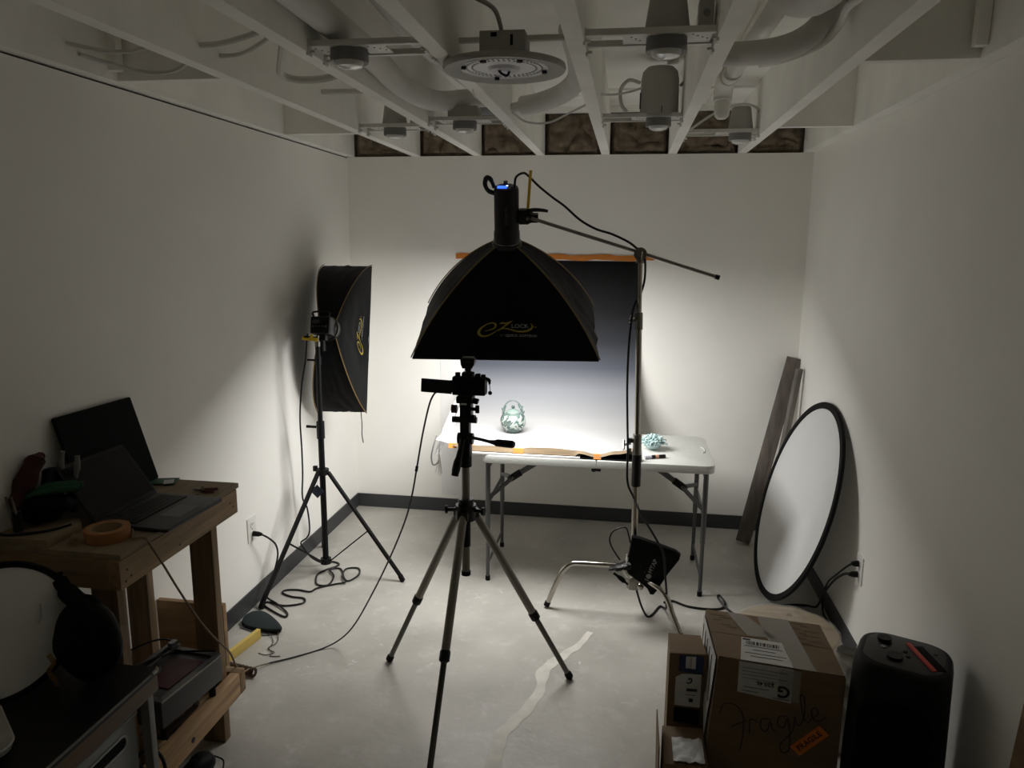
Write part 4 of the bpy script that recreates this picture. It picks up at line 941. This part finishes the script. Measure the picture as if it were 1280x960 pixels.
text_on('printed_lettering', 'G', .055, plane_M(ft(.535, .442, .0072), -fx, (0, 0, -1)), M_ink, t, bold=.0015)
text_on('printed_lettering', '$20.46', .020, plane_M(ft(.39, .458, .0072), -fx, (0, 0, -1)), M_ink, t, bold=.0006)
STROKES = [[(-.155, .03), (-.135, .062), (-.10, .055), (-.085, .02), (-.10, -.05), (-.115, -.085)], [(-.125, -.01), (-.10, .0), (-.075, .008)],
           [(-.075, -.035), (-.07, -.002), (-.065, .012), (-.05, .008), (-.045, .0)], [(-.005, .012), (-.03, .012), (-.038, -.015), (-.022, -.025), (-.006, .005), (-.004, -.02), (.01, -.024)],
           [(.045, .02), (.022, .018), (.014, -.006), (.03, -.014), (.046, .014), (.044, -.04), (.032, -.085), (.012, -.09), (.012, -.065), (.05, -.03), (.062, -.005)],
           [(.062, -.005), (.068, .018), (.070, -.004), (.082, -.004), (.098, .03), (.104, .075), (.094, .08), (.092, .02), (.102, .0), (.118, .014)],
           [(.116, .012), (.136, .026), (.132, .044), (.118, .034), (.122, .008), (.142, .006), (.158, .02)], [(.074, .045), (.077, .047)]]
for st_ in STROKES:
    bm = ribbon2d([(x*1.05, y*1.15) for x, y in st_], [.0032, .0042, .0030], 6)
    bmesh.ops.transform(bm, matrix=plane_M(ft(.47, .325, .0068), fx*.98+Vector((0, 0, .22)), (0, 0, 1)), verts=bm.verts)
    put('pen_stroke', bm, mat('pen_ink', (.035, .022, .014), .7), t, smooth=0)
sd = (fx*.66+Vector((0, 0, .75))).normalized(); su = (-fx*.75+Vector((0, 0, .66))).normalized(); so = ft(.765, .285, .0068)
st = patch('fragile_sticker', [so-sd*.062-su*.021, so+sd*.062-su*.021, so+sd*.062+su*.021, so-sd*.062+su*.021], mat('orange_sticker', (.72, .20, .02), .6))
text_on('printed_lettering', 'FRAGILE', .026, plane_M(so+Vector((-.0002, -.0012, 0)), sd, su), M_ink, t, bold=.0006)
# white torn wrap on its left side and faint print on the top
def lft(u, z, off=.006): 
    a = Vector((*foot[3], z)).lerp(Vector((*foot[0], z)), u); return a+Vector((-1, -.03, 0))*off+Vector((-.030*(1-z/bz), 0, 0))
patch('white_wrap', [lft(.05, .51), lft(.05, .40), lft(.55, .30), lft(.86, .20), lft(.95, .37), lft(.98, .515)], M_label, .001)
b = B()
for k in range(5):
    a = lft(.15+.16*k, .49, .0075); c_ = lft(.22+.16*k, .33, .0075); b.bar(a, c_, .0006, .004, up=(-1, 0, 0))
put('wrap_creases', b, M_card, t, smooth=0)
b = B(); rl = random.Random(8)
for (xa, ya, n) in ((.355, 2.52, 6), (.625, 2.50, 9)):
    for k in range(n):
        b.box((xa+rl.uniform(0, .05)+.03*(k % 2), ya+.09-.017*k, tp+.0003), (rl.uniform(.02, .05), .006, .0003), Matrix.Rotation(-.14, 3, 'Z'))
put('faint_print', b, mat('faint_brown_ink', (.13, .085, .05), .8), t, smooth=0)

t = thing('cardboard_box', 'tall narrow cardboard box with a blue label, standing left of the big box', 'box', (.26, 2.5, 0), None, 'cardboard boxes at the right')
put('carton', B().prism([(.188, 2.43), (.315, 2.44), (.305, 2.57), (.19, 2.57)], 0, .46, None, .003), M_card, t, smooth=0)
def nf(x, z, off=.003): return Vector((x, 2.43+(x-.188)*.08-off, z))
patch('blue_label', [nf(.222, .455), nf(.222, .395), nf(.305, .385), nf(.305, .455)], mat('navy_label', (.022, .035, .10), .6), parent=t)
patch('white_sticker', [nf(.244, .452, .004), nf(.244, .408, .004), nf(.278, .405, .004), nf(.278, .452, .004)], M_label, parent=t)
text_on('printed_lettering', 'FRAGILE', .012, plane_M(nf(.261, .430, .0068), (0, 0, 1), (-1, 0, 0)), mat('red_print', (.3, .04, .02), .6), t)
lb2 = patch('white_label', [nf(.212, .372), nf(.212, .265), nf(.30, .258), nf(.30, .385), nf(.232, .385)], M_label, parent=t)
text_on('printed_lettering', 'G', .035, plane_M(nf(.258, .36, .0042), (0, 0, 1), (-1, 0, 0)), M_ink, t, bold=.001)
b = B().box(nf(.262, .325, .0042), (.05, .0006, .010)).box(nf(.268, .285, .0042), (.014, .0006, .014)).box(nf(.258, .306, .0042), (.05, .0006, .0016))
put('printed_lines', b, M_ink, t, smooth=0)
patch('open_slot', [nf(.212, .258, .0035), nf(.212, .20, .0035), nf(.30, .192, .0035), nf(.30, .250, .0035)], M_blackmatte, parent=t)
t = thing('cardboard_box', 'low cardboard box with torn white tape, at the bottom edge left of the big box', 'box', (.25, 2.29, 0), None, 'cardboard boxes at the right')
put('carton', B().prism([(.165, 2.20), (.31, 2.205), (.31, 2.405), (.172, 2.40)], 0, .20, None, .003), M_card, t, smooth=0)
b = B().grid(lambda u, v: Vector((.20+.10*u, 2.21+.12*v, .205+.012*noise.noise(Vector((u*5, v*5, 2)))+.004)), 10, 10, .001)
put('torn_tape', b, M_label, t, smooth=60)
put('side_flap', B().bar((.158, 2.30, .012), (.152, 2.30, .26), .20, .004, up=(-1, 0, 0)), M_card, t, smooth=0)
put('foam_edge', B().tube([(.150, 2.19, .02), (.148, 2.19, .10), (.150, 2.19, .17)], [.006, .008, .005], 7, 8).jitter(.006, 60), M_label, t)

m = T(.695, 2.985, 0)
t = thing('round_tabletop', 'round pale wooden top wrapped in clear plastic behind the big cardboard box', 'tabletop', (.695, 2.985, 0))
put('top', B().lathe([(0, .268), (.195, .268), (.205, .275), (.206, .292), (.198, .30), (0, .302)], m, 56), mat('pale_plywood', (.36, .27, .165), .5, 0, .25, 3, (2, 9, 1)), t)
put('knot', B().cyl((.73, 3.10, .3015), (.73, 3.10, .3032), .012, 14).cyl((.83, 3.02, .3015), (.83, 3.02, .3032), .010, 14), M_pinez, t)
put('plastic_wrap', B().lathe([(.05, .3045), (.2, .3035), (.212, .298), (.214, .27), (.21, .14), (.2, .1), (.19, .1)], m, 48).jitter(.008, 18), mat('clear_wrap', (.6, .6, .58), .12, alpha=.22), t)
put('pedestal', B().lathe([(0, 0), (.15, 0), (.15, .02), (.03, .03), (.03, .26), (.08, .268), (0, .268)], m, 28), M_pinez, t)
b = B().grid(lambda u, v: Vector((.845+.07*math.cos(2*PI*u)*(.5+.5*math.sin(PI*min(1, v*1.1+.02))), 2.66+.07*math.sin(2*PI*u)*(.5+.5*math.sin(PI*min(1, v*1.1+.02))), .004+.40*v)), 36, 30)
for v in b.bm.verts:
    k = noise.noise(v.co*22); v.co += Vector((k, noise.noise(v.co*22+Vector((3, 3, 3))), .6*noise.noise(v.co*20+Vector((9, 1, 4)))))*.035; v.co.z = max(v.co.z, .002)
one('crumpled_bag', b, mat('white_crumple', (.62, .61, .58), .5), 'crumpled white plastic bag between the big cardboard box and the speaker', 'plastic bag', (.845, 2.66, 0), smooth=25)

# party speaker
sx_, sy_ = .882, 2.272
t = thing('party_speaker', 'black upright party speaker with a red strip on top by the right wall', 'speaker', M=T(sx_, sy_, 0) @ RZ(-24))
def loops(levels, r=.06, n=7):
    b = B(); rings = []
    for z, w_, d, rr in levels: rings.append([b.bm.verts.new((x, y, z)) for x, y in rrect(w_, d, rr, n)])
    for A, D_ in zip(rings, rings[1:]):
        N = len(A)
        for k in range(N): b.bm.faces.new((A[k], A[(k+1) % N], D_[(k+1) % N], D_[k]))
    b.bm.faces.new(rings[0][::-1]); b.bm.faces.new(rings[-1]); return b
put('cabinet', loops([(0, .27, .25, .07), (.02, .285, .265, .075), (.30, .283, .263, .075), (.57, .27, .252, .075), (.60, .262, .244, .075), (.612, .25, .23, .07), (.616, .236, .218, .068)]), mat('speaker_black', (.004, .004, .0042), .55, spec=.3, bump=.1, bscale=200), t, local=True)
put('top_panel', loops([(.612, .222, .206, .062), (.6175, .22, .204, .062), (.6185, .214, .198, .06)]), mat('speaker_top', (.009, .009, .0095), .35), t, local=True)
put('red_strip', B().box((.045, 0, .620), (.015, .16, .006), Matrix.Rotation(.55, 3, 'Z'), .002), mat('red_strip', (.55, .05, .035), .45), t, local=True)
put('handle_recess', B().box((.068, .006, .6185), (.030, .14, .003), Matrix.Rotation(.55, 3, 'Z'), .001), M_blackmatte, t, local=True)
put('dial', B().cyl((-.062, .055, .618), (-.062, .055, .628), .021, 24), M_black, t, local=True)
put('dial', B().cyl((-.022, -.045, .618), (-.022, -.045, .628), .023, 24), M_black, t, local=True)
put('button', B().cyl((-.060, .006, .618), (-.060, .006, .621), .008, 18), mat('grey_button', (.22, .22, .22), .4), t, local=True)
put('button', B().cyl((.012, -.018, .618), (.012, -.018, .622), .007, 14).cyl((.002, .01, .618), (.002, .01, .622), .007, 14), M_black, t, local=True)
put('button', B().box((.082, .045, .619), (.012, .012, .003)), mat('teal_button', (.03, .06, .07), .4), t, local=True)
put('front_grille', B().prism(rrect(.20, .44, .05, 6), -.136, -.1315, RX(90) @ T(0, .29, 0) @ Matrix.Diagonal((1, 1, -1, 1))), M_blackmatte, t, local=True)

t = thing('leaning_plank', 'edge of a brown wooden plank leaning on the right wall at the bottom corner', 'plank', (1.0, 1.82, 0))
put('plank_board', B().bar((.985, 1.66, .004), (1.052, 1.66, 1.05), .44, .018, up=(-1, 0, 0), bev=.002), mat('brown_panel', (.20, .12, .055), .6, 0, .3, 3, (4, .6, 4)), t)

# ------------------------------------------------------------------ workbench
bx0, bx1, by0, by1, bzz = XL+.006, -1.425, 1.828, 2.512, .955
t = thing('workbench', 'small pine workbench with two by four legs against the left wall', 'workbench', ((bx0+bx1)/2, 2.17, 0))
put('bench_top', B().span((bx0, by0+.01, bzz-.018), (bx1-.002, by1, bzz), .0015), M_plywood, t)
put('front_apron', B().span((bx1-.038, by0, bzz-.108), (bx1, by1-.02, bzz-.0185), .002), M_pine, t)
put('end_apron', B().span((bx0, by0, bzz-.108), (bx1-.0385, by0+.038, bzz-.0185), .002), M_pinex, t)
put('end_apron', B().span((bx0, by1-.06, bzz-.108), (bx1-.0385, by1-.022, bzz-.0185), .002), M_pinex, t)
b = B()
for (y, z) in ((1.86, .90), (1.875, .875), (1.85, .868), (2.12, .87), (2.44, .90), (2.46, .88)): b.cyl((bx1-.001, y, z), (bx1+.0012, y, z), .0035, 8)
put('screw_head', b, M_ink, t)
b = B()
for (x, y) in ((-1.50, 2.36), (-1.53, 2.44), (-1.47, 2.28)): b.cyl((x, y, bzz), (x, y, bzz+.0008), .006, 8)
put('screw_head', b, M_ink, t)
for (xa, xb, ya, yb) in ((-1.52, -1.431, 2.315, 2.353), (-1.585, -1.497, 1.90, 1.938), (-1.835, -1.747, 2.38, 2.418), (-1.835, -1.747, 1.90, 1.938)):
    put('leg', B().span((xa, ya, 0), (xb, yb, bzz-.02), .003), M_pinez, t)
put('lower_rail', B().span((-1.43, 1.80, .165), (-1.392, 2.375, .254), .003), mat('light_pine_rail', (.40, .25, .13), .6, 0, .35, 3, (14, .9, 14), bump=.12), t, label='lighter front rail with a knot')
put('rail_knot', B().cyl((-1.3925, 2.06, .20), (-1.3905, 2.06, .20), .010, 12), M_ink, t)
put('end_rail', B().span((-1.835, 2.376, .165), (-1.392, 2.414, .254), .003), M_pinex, t)
put('end_rail', B().span((-1.835, 1.94, .165), (-1.43, 1.978, .254), .003), M_pinex, t)
for k in range(4):
    put('shelf_slat', B().span((-1.83+.1*k, 1.99, .205), (-1.75+.1*k, 2.312, .225), .002), M_pine, t)

# on the bench
MLp = T(-1.645, 2.178, bzz+.0015) @ RZ(-3)
t = thing('laptop', 'dark open laptop on the workbench, screen tilted back towards the left wall', 'laptop', M=MLp)
put('base', B().prism(rrect(.262, .305, .012), .0, .012, T(.133, -.005, 0), .003), mat('laptop_grey', (.018, .019, .021), .4, 0), t, local=True)
put('keyboard_well', B().box((.085, -.005, .0122), (.105, .268, .0008)), M_blackmatte, t, local=True)
kb = mat('key_black', (.016, .016, .018), .5)
key0 = None
for r in range(5):
    for c in range(13):
        wd = .0165 if not (r == 4 and 4 <= c <= 7) else .0165
        k = put('key', B().box((.043+.0205*r, -.005-.122+.0203*c, .0138), (.017, wd, .0022)), kb, t, local=True, smooth=0)
put('trackpad', B().box((.198, .0, .0123), (.075, .11, .0007)), mat('trackpad', (.035, .037, .042), .3), t, local=True)
lid_d = Vector((-.60, 0, .80)).normalized()
ML = plane_M((0.004, -.005, .010), (0, 1, 0), lid_d)
ld = put('lid', B().prism(rrect(.300, .215, .010), -.003, .003, ML @ T(0, .106, 0), .0015), mat('laptop_lid', (.007, .006, .0065), .45, 0, spec=.3), t, local=True)
put('screen', B().box((0, .108, .0034), (.286, .180, .0006)).bm if False else B().merge(B().box((0, 0, 0), (.286, .186, .0008)).bm), mat('off_screen', (.005, .0038, .0042), .25, spec=.2), ld, local=True)
ld.children[0].data.transform(ML @ T(0, .108, .0033))
put('hinge', B().cyl((.004, -.10, .012), (.004, .09, .012), .006, 10), M_black, t, local=True)
MP = plane_M((-1.748, 2.305, bzz+.006), (0, 1, -.015), (-.29, .05, .95))
t = thing('thin_black_board', 'thin black flat board leaning on the left wall behind the laptop', 'board', M=MP)
put('slab', B().prism(rrect(.385, .325, .008), -.006, .006, T(0, .165, 0), .002), M_blackmatte, t, local=True)
put('face', B().box((0, .165, .0064), (.373, .313, .0008)), mat('matte_panel_face', (.004, .004, .0042), .7, spec=.1), t, local=True)
t = thing('tape_roll', 'roll of orange tape lying on the near corner of the workbench', 'tape', (-1.545, 1.945, bzz))
put('roll', B().lathe([(.046, 0), (.063, 0), (.064, .002), (.064, .034), (.063, .036), (.046, .036), (.046, 0)], T(-1.545, 1.945, bzz), 48), mat('tape_roll_orange', (.36, .15, .045), .65), t)
put('core', B().lathe([(.0425, .0005), (.0459, .0005), (.0459, .0355), (.0425, .0355), (.0425, .0005)], T(-1.545, 1.945, bzz), 40), mat('card_core', (.36, .26, .15), .8), t)
one('dowel', B().cyl((-1.602, 1.872, bzz+.012), (-1.63, 1.91, bzz+.012), .012, 14), M_pinex, 'short round wooden dowel end lying beside the orange tape roll', 'dowel', (-1.615, 1.89, bzz))
t = thing('pliers', 'small dark red handled pliers on the far end of the workbench', 'pliers', (-1.49, 2.39, bzz))
put('handle', B().tube([(-1.515, 2.40, bzz+.006), (-1.49, 2.385, bzz+.007), (-1.455, 2.385, bzz+.006)], [.004, .0055, .005], 8, 4), mat('dark_red_grip', (.10, .02, .012), .5), t)
put('handle', B().tube([(-1.515, 2.395, bzz+.006), (-1.488, 2.405, bzz+.007), (-1.455, 2.418, bzz+.006)], [.004, .0055, .005], 8, 4), mat('dark_red_grip', (.10, .02, .012)), t)
put('jaw', B().tube([(-1.512, 2.398, bzz+.006), (-1.53, 2.403, bzz+.006), (-1.545, 2.408, bzz+.005)], [.008, .007, .002], 8, flat=.5), M_steel, t)
t = thing('packet', 'green and white paper packet on the back edge of the workbench behind the laptop', 'packet', (-1.73, 2.465, bzz))
put('wrapper', B().box((-1.72, 2.462, bzz+.004), (.13, .07, .007), Matrix.Rotation(.25, 3, 'Z'), .002), mat('green_packet', (.03, .11, .055), .5), t)
put('white_flap', B().box((-1.675, 2.455, bzz+.0085), (.035, .05, .0012), Matrix.Rotation(.5, 3, 'Z')), M_label, t)
t = thing('wood_block', 'flat plywood offcut on the near end of the workbench under the tools', 'wood block', (-1.74, 1.92, bzz))
put('board', B().prism([(bx0+.004, 1.835), (-1.665, 1.842), (-1.665, 1.985), (-1.70, 2.02), (bx0+.004, 2.02)], bzz, bzz+.026, None, .002), M_plywood, t)
cable('thin dark cable curving over the plywood offcut on the workbench', [(-1.84, 1.85, bzz+.03), (-1.78, 1.855, bzz+.03), (-1.71, 1.90, bzz+.03), (-1.68, 1.96, bzz+.03)], .004, M_black)
zt = bzz+.027
t = thing('tool_pouch', 'black soft tool pouch on the plywood offcut at the left wall', 'pouch', (-1.79, 1.96, zt))
put('body', B().ball((-1.775, 1.965, zt+.045), .05, 20, (1.25, 1.1, .9)).jitter(.012, 22), M_fabric, t)
put('flap', B().ball((-1.735, 2.0, zt+.05), .035, 16, (1, 1.2, .9)).jitter(.01, 24), M_fabric, t)
t = thing('rolled_cloth', 'dark maroon rolled cloth leaning up against the left wall behind the tool pouch', 'cloth', (-1.825, 2.0, zt))
put('roll', B().tube([(-1.832, 1.92, zt+.06), (-1.827, 1.965, zt+.13), (-1.822, 2.01, zt+.185), (-1.822, 2.02, zt+.19)], [.022, .03, .028, .02], 12, 5).jitter(.008, 25), mat('maroon_cloth', (.045, .008, .009), .85), t)
t = thing('navy_cloth', 'dark navy cloth bundle between the maroon roll and the clamp', 'cloth', (-1.80, 2.04, zt))
put('bundle', B().ball((-1.80, 2.04, zt+.10), .036, 18, (.9, .9, 1.7)).jitter(.014, 20), mat('navy_cloth', (.012, .016, .04), .85), t)
t = thing('green_rope', 'dark green coiled rope on top of the black tool pouch', 'rope', (-1.74, 1.985, zt+.08))
for k in range(3):
    put('coil', B().tube([(-1.83+.02*k, 1.95+.012*k, zt+.085+.006*k), (-1.78, 1.965+.012*k, zt+.096+.006*k), (-1.73, 1.99+.012*k, zt+.102+.005*k), (-1.69, 2.02+.01*k, zt+.098+.004*k)], .011, 8, 6), mat('green_rope', (.012, .075, .035), .8, 0, .3, 60), t)
t = thing('spring_clamp', 'clamp with pale grey handles standing behind the green rope', 'clamp', (-1.765, 2.06, zt))
M_hand = mat('pale_handle', (.20, .195, .18), .5)
put('handle', B().tube([(-1.77, 2.06, zt+.11), (-1.775, 2.055, zt+.15), (-1.768, 2.06, zt+.205)], [.007, .010, .008], 10, 4), M_hand, t)
put('handle', B().tube([(-1.745, 2.075, zt+.11), (-1.738, 2.08, zt+.15), (-1.738, 2.085, zt+.185)], [.007, .010, .008], 10, 4), M_hand, t)
put('jaw', B().tube([(-1.76, 2.065, zt+.12), (-1.757, 2.067, zt+.07), (-1.757, 2.067, zt+.002)], [.012, .012, .008], 10), M_blackmetal, t)
t = thing('tool_prongs', 'two thin steel prongs sticking up in front of the tool pouch at the picture edge', 'tool', (-1.80, 1.875, zt))
for k in range(2): put('prong', B().tube([(-1.80+.018*k, 1.88, zt+.015), (-1.805+.018*k, 1.875, zt+.06), (-1.812+.02*k, 1.87, zt+.115)], [.006, .005, .003], 8), M_steel, t)
put('grip', B().tube([(-1.79, 1.88, zt+.006), (-1.79, 1.88, zt+.06)], .014, 10), M_black, t)

# under the bench
MD = T(-1.52, 2.12, .226) @ RZ(-7)
t = thing('grey_device', 'grey metal cased device with a dark red window on the lower bench shelf', 'device', M=MD)
put('case', B().box((0, 0, .125), (.23, .30, .09), None, .004), mat('device_grey', (.055, .055, .057), .45, 0), t, local=True)
for px_, py_ in ((.09, .12), (-.09, .12), (.09, -.12), (-.09, -.12)): put('leg', B().cyl((px_, py_, .0), (px_, py_, .082), .012, 10), M_rubber, t, local=True)
put('top_frame', B().box((.105, 0, .174), (.02, .30, .008)).box((-.105, 0, .174), (.02, .30, .008)).box((0, .14, .174), (.20, .02, .008)).box((0, -.14, .174), (.20, .02, .008)), mat('device_frame', (.10, .10, .10), .4, .1), t, local=True)
put('window', B().box((.02, .01, .172), (.12, .17, .003)), mat('maroon_glass', (.05, .006, .012), .3, spec=.2), t, local=True, label='dark red window')
put('vent_rail', B().box((-.085, .02, .188), (.012, .26, .010)).box((-.06, .03, .186), (.006, .24, .008)).box((-.072, .13, .196), (.02, .03, .02)), mat('device_rail', (.20, .20, .20), .35, .5), t, local=True)
put('edge_strip', B().box((.1165, 0, .176), (.004, .302, .006)), M_steel, t, local=True)
cable('thin black cable lying over the grey device under the bench', [(-1.62, 2.0, .42), (-1.58, 2.10, .44), (-1.54, 2.2, .425), (-1.47, 2.24, .415), (-1.41, 2.26, .41)], .0035, M_black)
cable('thin black cable looping behind the grey device', [(-1.72, 2.05, .40), (-1.68, 2.15, .44), (-1.62, 2.24, .445), (-1.58, 2.28, .42)], .0035, M_black)
one('scrap_heap', B().ball((-1.50, 2.22, .255), .001, 6).tube([(-1.47, 2.0, .236), (-1.45, 2.1, .24), (-1.46, 2.2, .238)], [.012, .016, .010], 8, 5).jitter(.006, 40), mat('dark_brown_scrap', (.05, .03, .02), .9), 'dark brown wood scrap on the lower bench shelf in front of the grey device', 'scrap', (-1.46, 2.1, .226))
one('plywood_plank', B().span((-1.845, 2.56, .001), (-1.555, 2.585, .42), .002), mat('warm_plank', (.30, .185, .09), .6, 0, .3, 3, (1, 9, 9)), 'brown plywood plank standing on edge behind the workbench by the left wall', 'plank', (-1.70, 2.57, 0))
t = thing('spirit_level', 'yellow level bar lying on the floor behind the workbench leg', 'level', (-1.70, 2.85, 0))
put('bar', B().bar((-1.672, 3.045, .024), (-1.745, 2.62, .024), .020, .046, up=(0, 0, 1), bev=.002), mat('yellow_level', (.58, .42, .10), .5), t)
put('dark_side', B().bar((-1.686, 3.04, .022), (-1.757, 2.63, .022), .006, .036, up=(0, 0, 1)), M_ink, t)  # near-black bar along the left side of the level
t = thing('knotted_garland', 'brown knobbly garland of curled pieces on the floor behind the bench', 'garland', (-1.60, 2.75, 0))
rl = random.Random(12); M_gar = mat('dark_garland', (.075, .042, .025), .7, 0, .4, 40)
for k in range(7):
    c = Vector((-1.665+.02*k, 2.76-.004*k, .022))
    put('curl', B().tube([c+Vector((.016*math.cos(a), .008*math.sin(a*2), .016*math.sin(a))) for a in [i*PI/4 for i in range(8)]], .006, 7, 3, closed=True), M_gar, t)
t = thing('dark_bag', 'small black bag on the floor under the lower bench rail', 'bag', (-1.42, 2.12, 0))
put('body', B().ball((-1.41, 2.10, .052), .06, 20, (.8, 1.3, .85)).jitter(.008, 20), M_fabric, t)
put('drawstring', B().tube([(-1.40, 2.17, .06), (-1.37, 2.19, .03), (-1.36, 2.17, .008)], .003, 6, 5), M_black, t)

# low black table nearest the camera on the left
t = thing('low_black_table', 'black topped low table with a brown wooden edge in the lower left corner', 'table', (-1.58, 1.4, 0))
put('top', B().prism([(XL+.006, .85), (-1.318, .85), (-1.318, 1.825), (-1.33, 1.815), (XL+.006, 1.815)], .605, .622, None, .002), M_black, t)
put('wood_edge', B().span((-1.345, .85, .555), (-1.320, 1.81, .604), .004), mat('brown_edge_wood', (.13, .072, .035), .55, 0, .3, 3, (12, .9, 12)), t)
put('edge_trim', B().cyl((-1.3165, .85, .6225), (-1.3165, 1.80, .6225), .0035, 8), mat('worn_trim', (.16, .155, .14), .45, .5), t)
put('corner_cap', B().tube([(-1.3165, 1.78, .6225), (-1.3165, 1.80, .6225), (-1.325, 1.812, .6225)], .006, 8, 4), M_steel, t)
for (x, y) in ((-1.352, 1.792), (-1.352, .90), (-1.83, 1.79), (-1.83, .90)):
    put('leg', B().span((x-.012, y-.012, 0), (x+.016, y+.012, .605), .002), mat('grey_post', (.22, .22, .21), .5, .3), t)
# things standing on it
nr = Vector((.86, -.50, .08)).normalized(); r1 = Vector((0, 0, 1)).cross(nr).normalized(); r2 = nr.cross(r1)
MS = Matrix((r1, r2, nr)).transposed().to_4x4(); MS.translation = Vector((-1.62, 1.60, .818))
t = thing('round_reflector', 'smaller white reflector with a black rim standing on the low black table', 'reflector', M=MS)
put('fabric', B().lathe([(0, .004), (.1, .003), (.182, 0), (.182, -.003), (0, -.001)], None, 56), mat('reflector_grey_white', (.86, .85, .83), .6, 0, .05, 4), t, local=True, smooth=60)
put('rim', B().lathe([(.176, 0), (.179, .007), (.190, .008), (.194, 0), (.190, -.008), (.179, -.007), (.176, 0)], None, 64), M_blackmatte, t, local=True)
t = thing('shoulder_bag', 'bulging black bag with a gold cord on the low black table', 'bag', (-1.48, 1.735, .622))
b = B().ball((-1.475, 1.735, .742), .105, 28, (.95, .62, 1.12)); 
for v in b.bm.verts:
    if v.co.z < .632: v.co.z = .624
b.jitter(.018, 9)
for v in b.bm.verts: v.co.z = max(v.co.z, .6235)
put('body', b, mat('bag_black', (.003, .003, .0035), .7, spec=.2, bump=.4, bscale=9), t)
put('top_flap', B().tube([(-1.45, 1.735, .83), (-1.51, 1.74, .865), (-1.548, 1.745, .905), (-1.55, 1.745, .93)], [.04, .03, .022, .012], 12, 5, flat=.6), M_fabric, t)
put('gold_cord', B().tube([(-1.530, 1.672, .632), (-1.520, 1.655, .66), (-1.530, 1.650, .69), (-1.512, 1.650, .715), (-1.530, 1.655, .735)], .006, 8, 6), M_gold, t, label='gold cord')
put('white_tag', B().tube([(-1.585, 1.69, .775), (-1.572, 1.68, .81), (-1.562, 1.68, .83), (-1.57, 1.69, .865)], .003, 6, 4, flat=.4), M_label, t)
MW = T(-1.60, 1.40, .6235) @ RZ(-38)
t = thing('padded_slab', 'off white rounded padded slab lying on the low black table at the picture edge', 'cushion', M=MW)
put('pad', B().prism(rrect(.26, .24, .05, 6), 0, .042, None, .014), mat('cream_vinyl', (.40, .385, .34), .5), t, local=True)
put('seam', B().tube([(x, y, .021) for x, y in rrect(.262, .242, .05, 6)], .003, 6, closed=True), M_label, t, local=True)
# translucent bin beneath
t = thing('plastic_bin', 'translucent grey plastic storage bin with a handle slot under the low black table', 'bin', (-1.56, 1.60, 0))
M_bin = mat('translucent_bin', (.34, .36, .35), .3, alpha=.75)
for (a, b_) in (((-1.79, 1.25, .02), (-1.785, 1.77, .50)), ((-1.382, 1.25, .02), (-1.376, 1.77, .50)), ((-1.785, 1.25, .02), (-1.382, 1.256, .50)), ((-1.785, 1.764, .02), (-1.382, 1.77, .50)), ((-1.79, 1.25, .002), (-1.376, 1.77, .02))):
    put('bin_wall', B().span(a, b_, .001), M_bin, t)
put('rim', B().tube([(-1.79, 1.25, .50), (-1.374, 1.25, .50), (-1.374, 1.77, .50), (-1.79, 1.77, .50)], .007, 8, closed=True), M_bin, t)
put('handle_slot', B().prism(rrect(.17, .032, .0155, 5), 0, .003, Matrix(((0, 0, 1, -1.3755), (1, 0, 0, 1.635), (0, 1, 0, .445), (0, 0, 0, 1)))), M_blackmatte, t)
put('slot_lip', B().tube([(-1.3735, 1.635+x, .445+y) for x, y in rrect(.178, .040, .0195, 5)], .0035, 8, closed=True), mat('bin_lip', (.45, .46, .45), .4), t)
cable('thick black cable arching beside the lower bench rail, right of two', [(-1.46, 1.82, .22), (-1.43, 1.84, .30), (-1.375, 1.84, .325), (-1.345, 1.84, .28), (-1.34, 1.83, .18), (-1.34, 1.82, .02)], .0055, M_black)
cable('thick black cable arching beside the lower bench rail, left of two', [(-1.50, 1.80, .20), (-1.47, 1.80, .28), (-1.41, 1.80, .30), (-1.372, 1.80, .26), (-1.365, 1.80, .12), (-1.365, 1.80, .02)], .0055, M_black)

# ------------------------------------------------------------------ small things on the floor at the left
t = thing('oval_pouch', 'dark green oval zip pouch on the floor near the left baseboard', 'pouch', (-1.72, 3.15, 0))
out = []
for k in range(28):
    a = 2*PI*k/28; rx = .125*(1+.12*math.cos(a)); ry = .055*(1-.35*math.cos(a)); out.append((rx*math.cos(a), ry*math.sin(a)))
put('body', B().prism(out, 0, .03, T(-1.715, 3.155, .004) @ RZ(-24) @ RX(12), .012), mat('dark_teal_felt', (.016, .026, .026), .9), t)
put('zip', B().tube([T(-1.715, 3.155, .004) @ RZ(-24) @ RX(12) @ Vector((x*1.01, y*1.01, .015)) for x, y in out], .0028, 6, closed=True), M_blackmatte, t)
put('base_flap', B().prism([(-.10, -.05), (.06, -.055), (.115, -.01), (.0, .02)], 0, .003, T(-1.70, 3.13, .001) @ RZ(-18)), mat('grey_felt', (.10, .10, .095), .9), t)
t = thing('cord_tangle', 'thin brown drawstring tangled on the floor in front of the oval pouch', 'string', (-1.56, 2.98, 0))
M_str = mat('brown_string', (.07, .06, .05), .8)
put('strand', B().tube([(-1.60, 3.09, .012), (-1.575, 3.04, .004), (-1.57, 3.0, .004), (-1.585, 2.96, .004), (-1.55, 2.93, .004), (-1.545, 2.90, .003), (-1.50, 2.905, .003)], .002, 6, 8), M_str, t)
put('strand', B().tube([(-1.64, 3.08, .010), (-1.59, 3.02, .004), (-1.575, 2.95, .006), (-1.54, 2.93, .004), (-1.57, 2.905, .003), (-1.61, 2.915, .003)], .0018, 6, 8), M_str, t)
